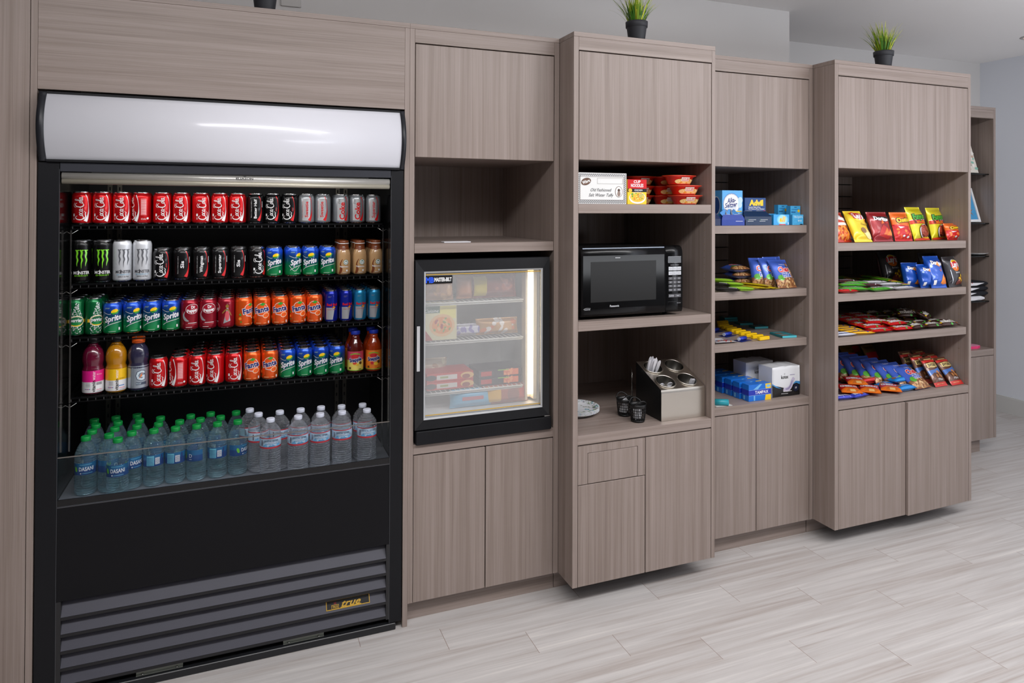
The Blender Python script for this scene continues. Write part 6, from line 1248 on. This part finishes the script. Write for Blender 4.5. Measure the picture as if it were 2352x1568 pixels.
for i in range(2): q=place(SF,(.835,yF,FZ[2]+.0355*i),0); tag(q,'flat red frozen meal box, %s of two'%('lower','upper')[i],'frozen food','red frozen meal boxes')
p=Print(); p.rect(-.09,-.04,.006,.026,1); p.rect(.015,.085,.004,.030,2); blobs(p,30,.018,.08,.006,.028,[2,3],.004,.008,6); p.rect(-.012,.04,.026,.030,4)
SK=make_box('frozen_meal_box',.200,.14,.0325,M((50,46,48),.5),p,[inkm((190,50,40)),inkm((220,110,60)),inkm((240,150,90)),inkm((140,190,50))])
for i in range(2): q=place(SK,(1.062,yF,FZ[2]+.034*i),0); tag(q,'flat black and orange frozen meal box, %s of two'%('lower','upper')[i],'frozen food','black frozen meal boxes')
def fbag(w,h,d,base,pr,mats,x,y,z_,rz,lab,lean=.1,lying=False):
    q=make_bag('frozen_food_bag',w,h,d,[fm(base,.4)]+mats,pr,rnd.randrange(99),.003); q.location=(x,y,z_+(d/2 if lying else .003)); q.rotation_euler=(-math.pi/2 if lying else -lean,0,rz); tag(q,lab,'frozen food','frozen foods in the small freezer')
blp=lambda n,w,h,ms,s:(lambda P:(blobs(P,n,-w*.42,w*.42,h*.12,h*.88,ms,.008,.018,s),P)[1])(Print())
fbag(.15,.10,.06,(170,130,100),blp(12,.15,.1,[1],1),[inkm((196,150,100))],.778,yF+.02,FZ[0],0,'clear bag with pale bread roll at the top left of the freezer')
fbag(.075,.10,.05,(180,120,80),None,[],.905,yF+.03,FZ[0],0,'narrow bag of fried food in the middle of the top freezer rack')
fbag(.21,.105,.06,(120,50,36),(lambda P:(P.rect(-.10,-.045,.01,.095,1),P.ell(.03,.05,.045,.035,2),blobs(P,10,-.0,.08,.02,.08,[3],.008,.014,2),P)[-1])(Print()),[inkm((190,170,30)),inkm((120,56,44)),inkm((150,80,60))],1.04,yF+.02,FZ[0],0,'brown and yellow frozen food bag at the top right of the freezer')
fbag(.16,.05,.05,(200,200,214),blp(10,.16,.05,[1],3),[inkm((130,120,180))],.93,yF+.05,FZ[1],0,'white and violet plastic bag on the middle freezer rack')
fbag(.20,.07,.06,(196,150,90),blp(14,.2,.07,[1,2],4),[inkm((210,120,60)),inkm((225,220,215))],1.06,yF+.04,FZ[1],0,'orange and white frozen snack bag on the middle rack')
fbag(.17,.10,.10,(190,170,140),blp(16,.17,.1,[1,2],5),[inkm((170,130,90)),inkm((214,200,160))],.78,yF+.15,FZ[2]+.0,0,'bag of breaded pieces behind the red frozen meal boxes')
fbag(.20,.075,.05,(110,180,215),(lambda P:(P.rect(-.05,.05,.03,.045,1),P)[-1])(Print()),[inkm((190,100,110))],.93,yF,.8355,0,'light blue pouch on the freezer floor')
fbag(.22,.085,.06,(180,110,90),(lambda P:(P.rect(-.09,-.03,.01,.075,1),P.ell(.03,.04,.03,.03,2),P.rect(.06,.10,.01,.075,3),P)[-1])(Print()),[inkm((230,180,60)),inkm((150,100,90)),inkm((190,90,80))],1.085,yF,.8355,0,'red, yellow and brown pouch on the freezer floor')
# remove prototypes that were never placed
for o in [o for o in bpy.data.objects if o.type=='EMPTY' and o.parent is None and 'label' not in o]:
    for ch in list(o.children): bpy.data.objects.remove(ch)
    bpy.data.objects.remove(o)
for o in [o for o in bpy.data.objects if o.type=='MESH' and o.parent is None and 'label' not in o and o.get('kind')!='structure']: print('UNTAGGED',o.name)
for l,n in LABELS.items():
    if len(n)>1: print('DUP',len(n),l,n[:3])
    if not 4<=len(l.split())<=16: print('LEN',len(l.split()),l)
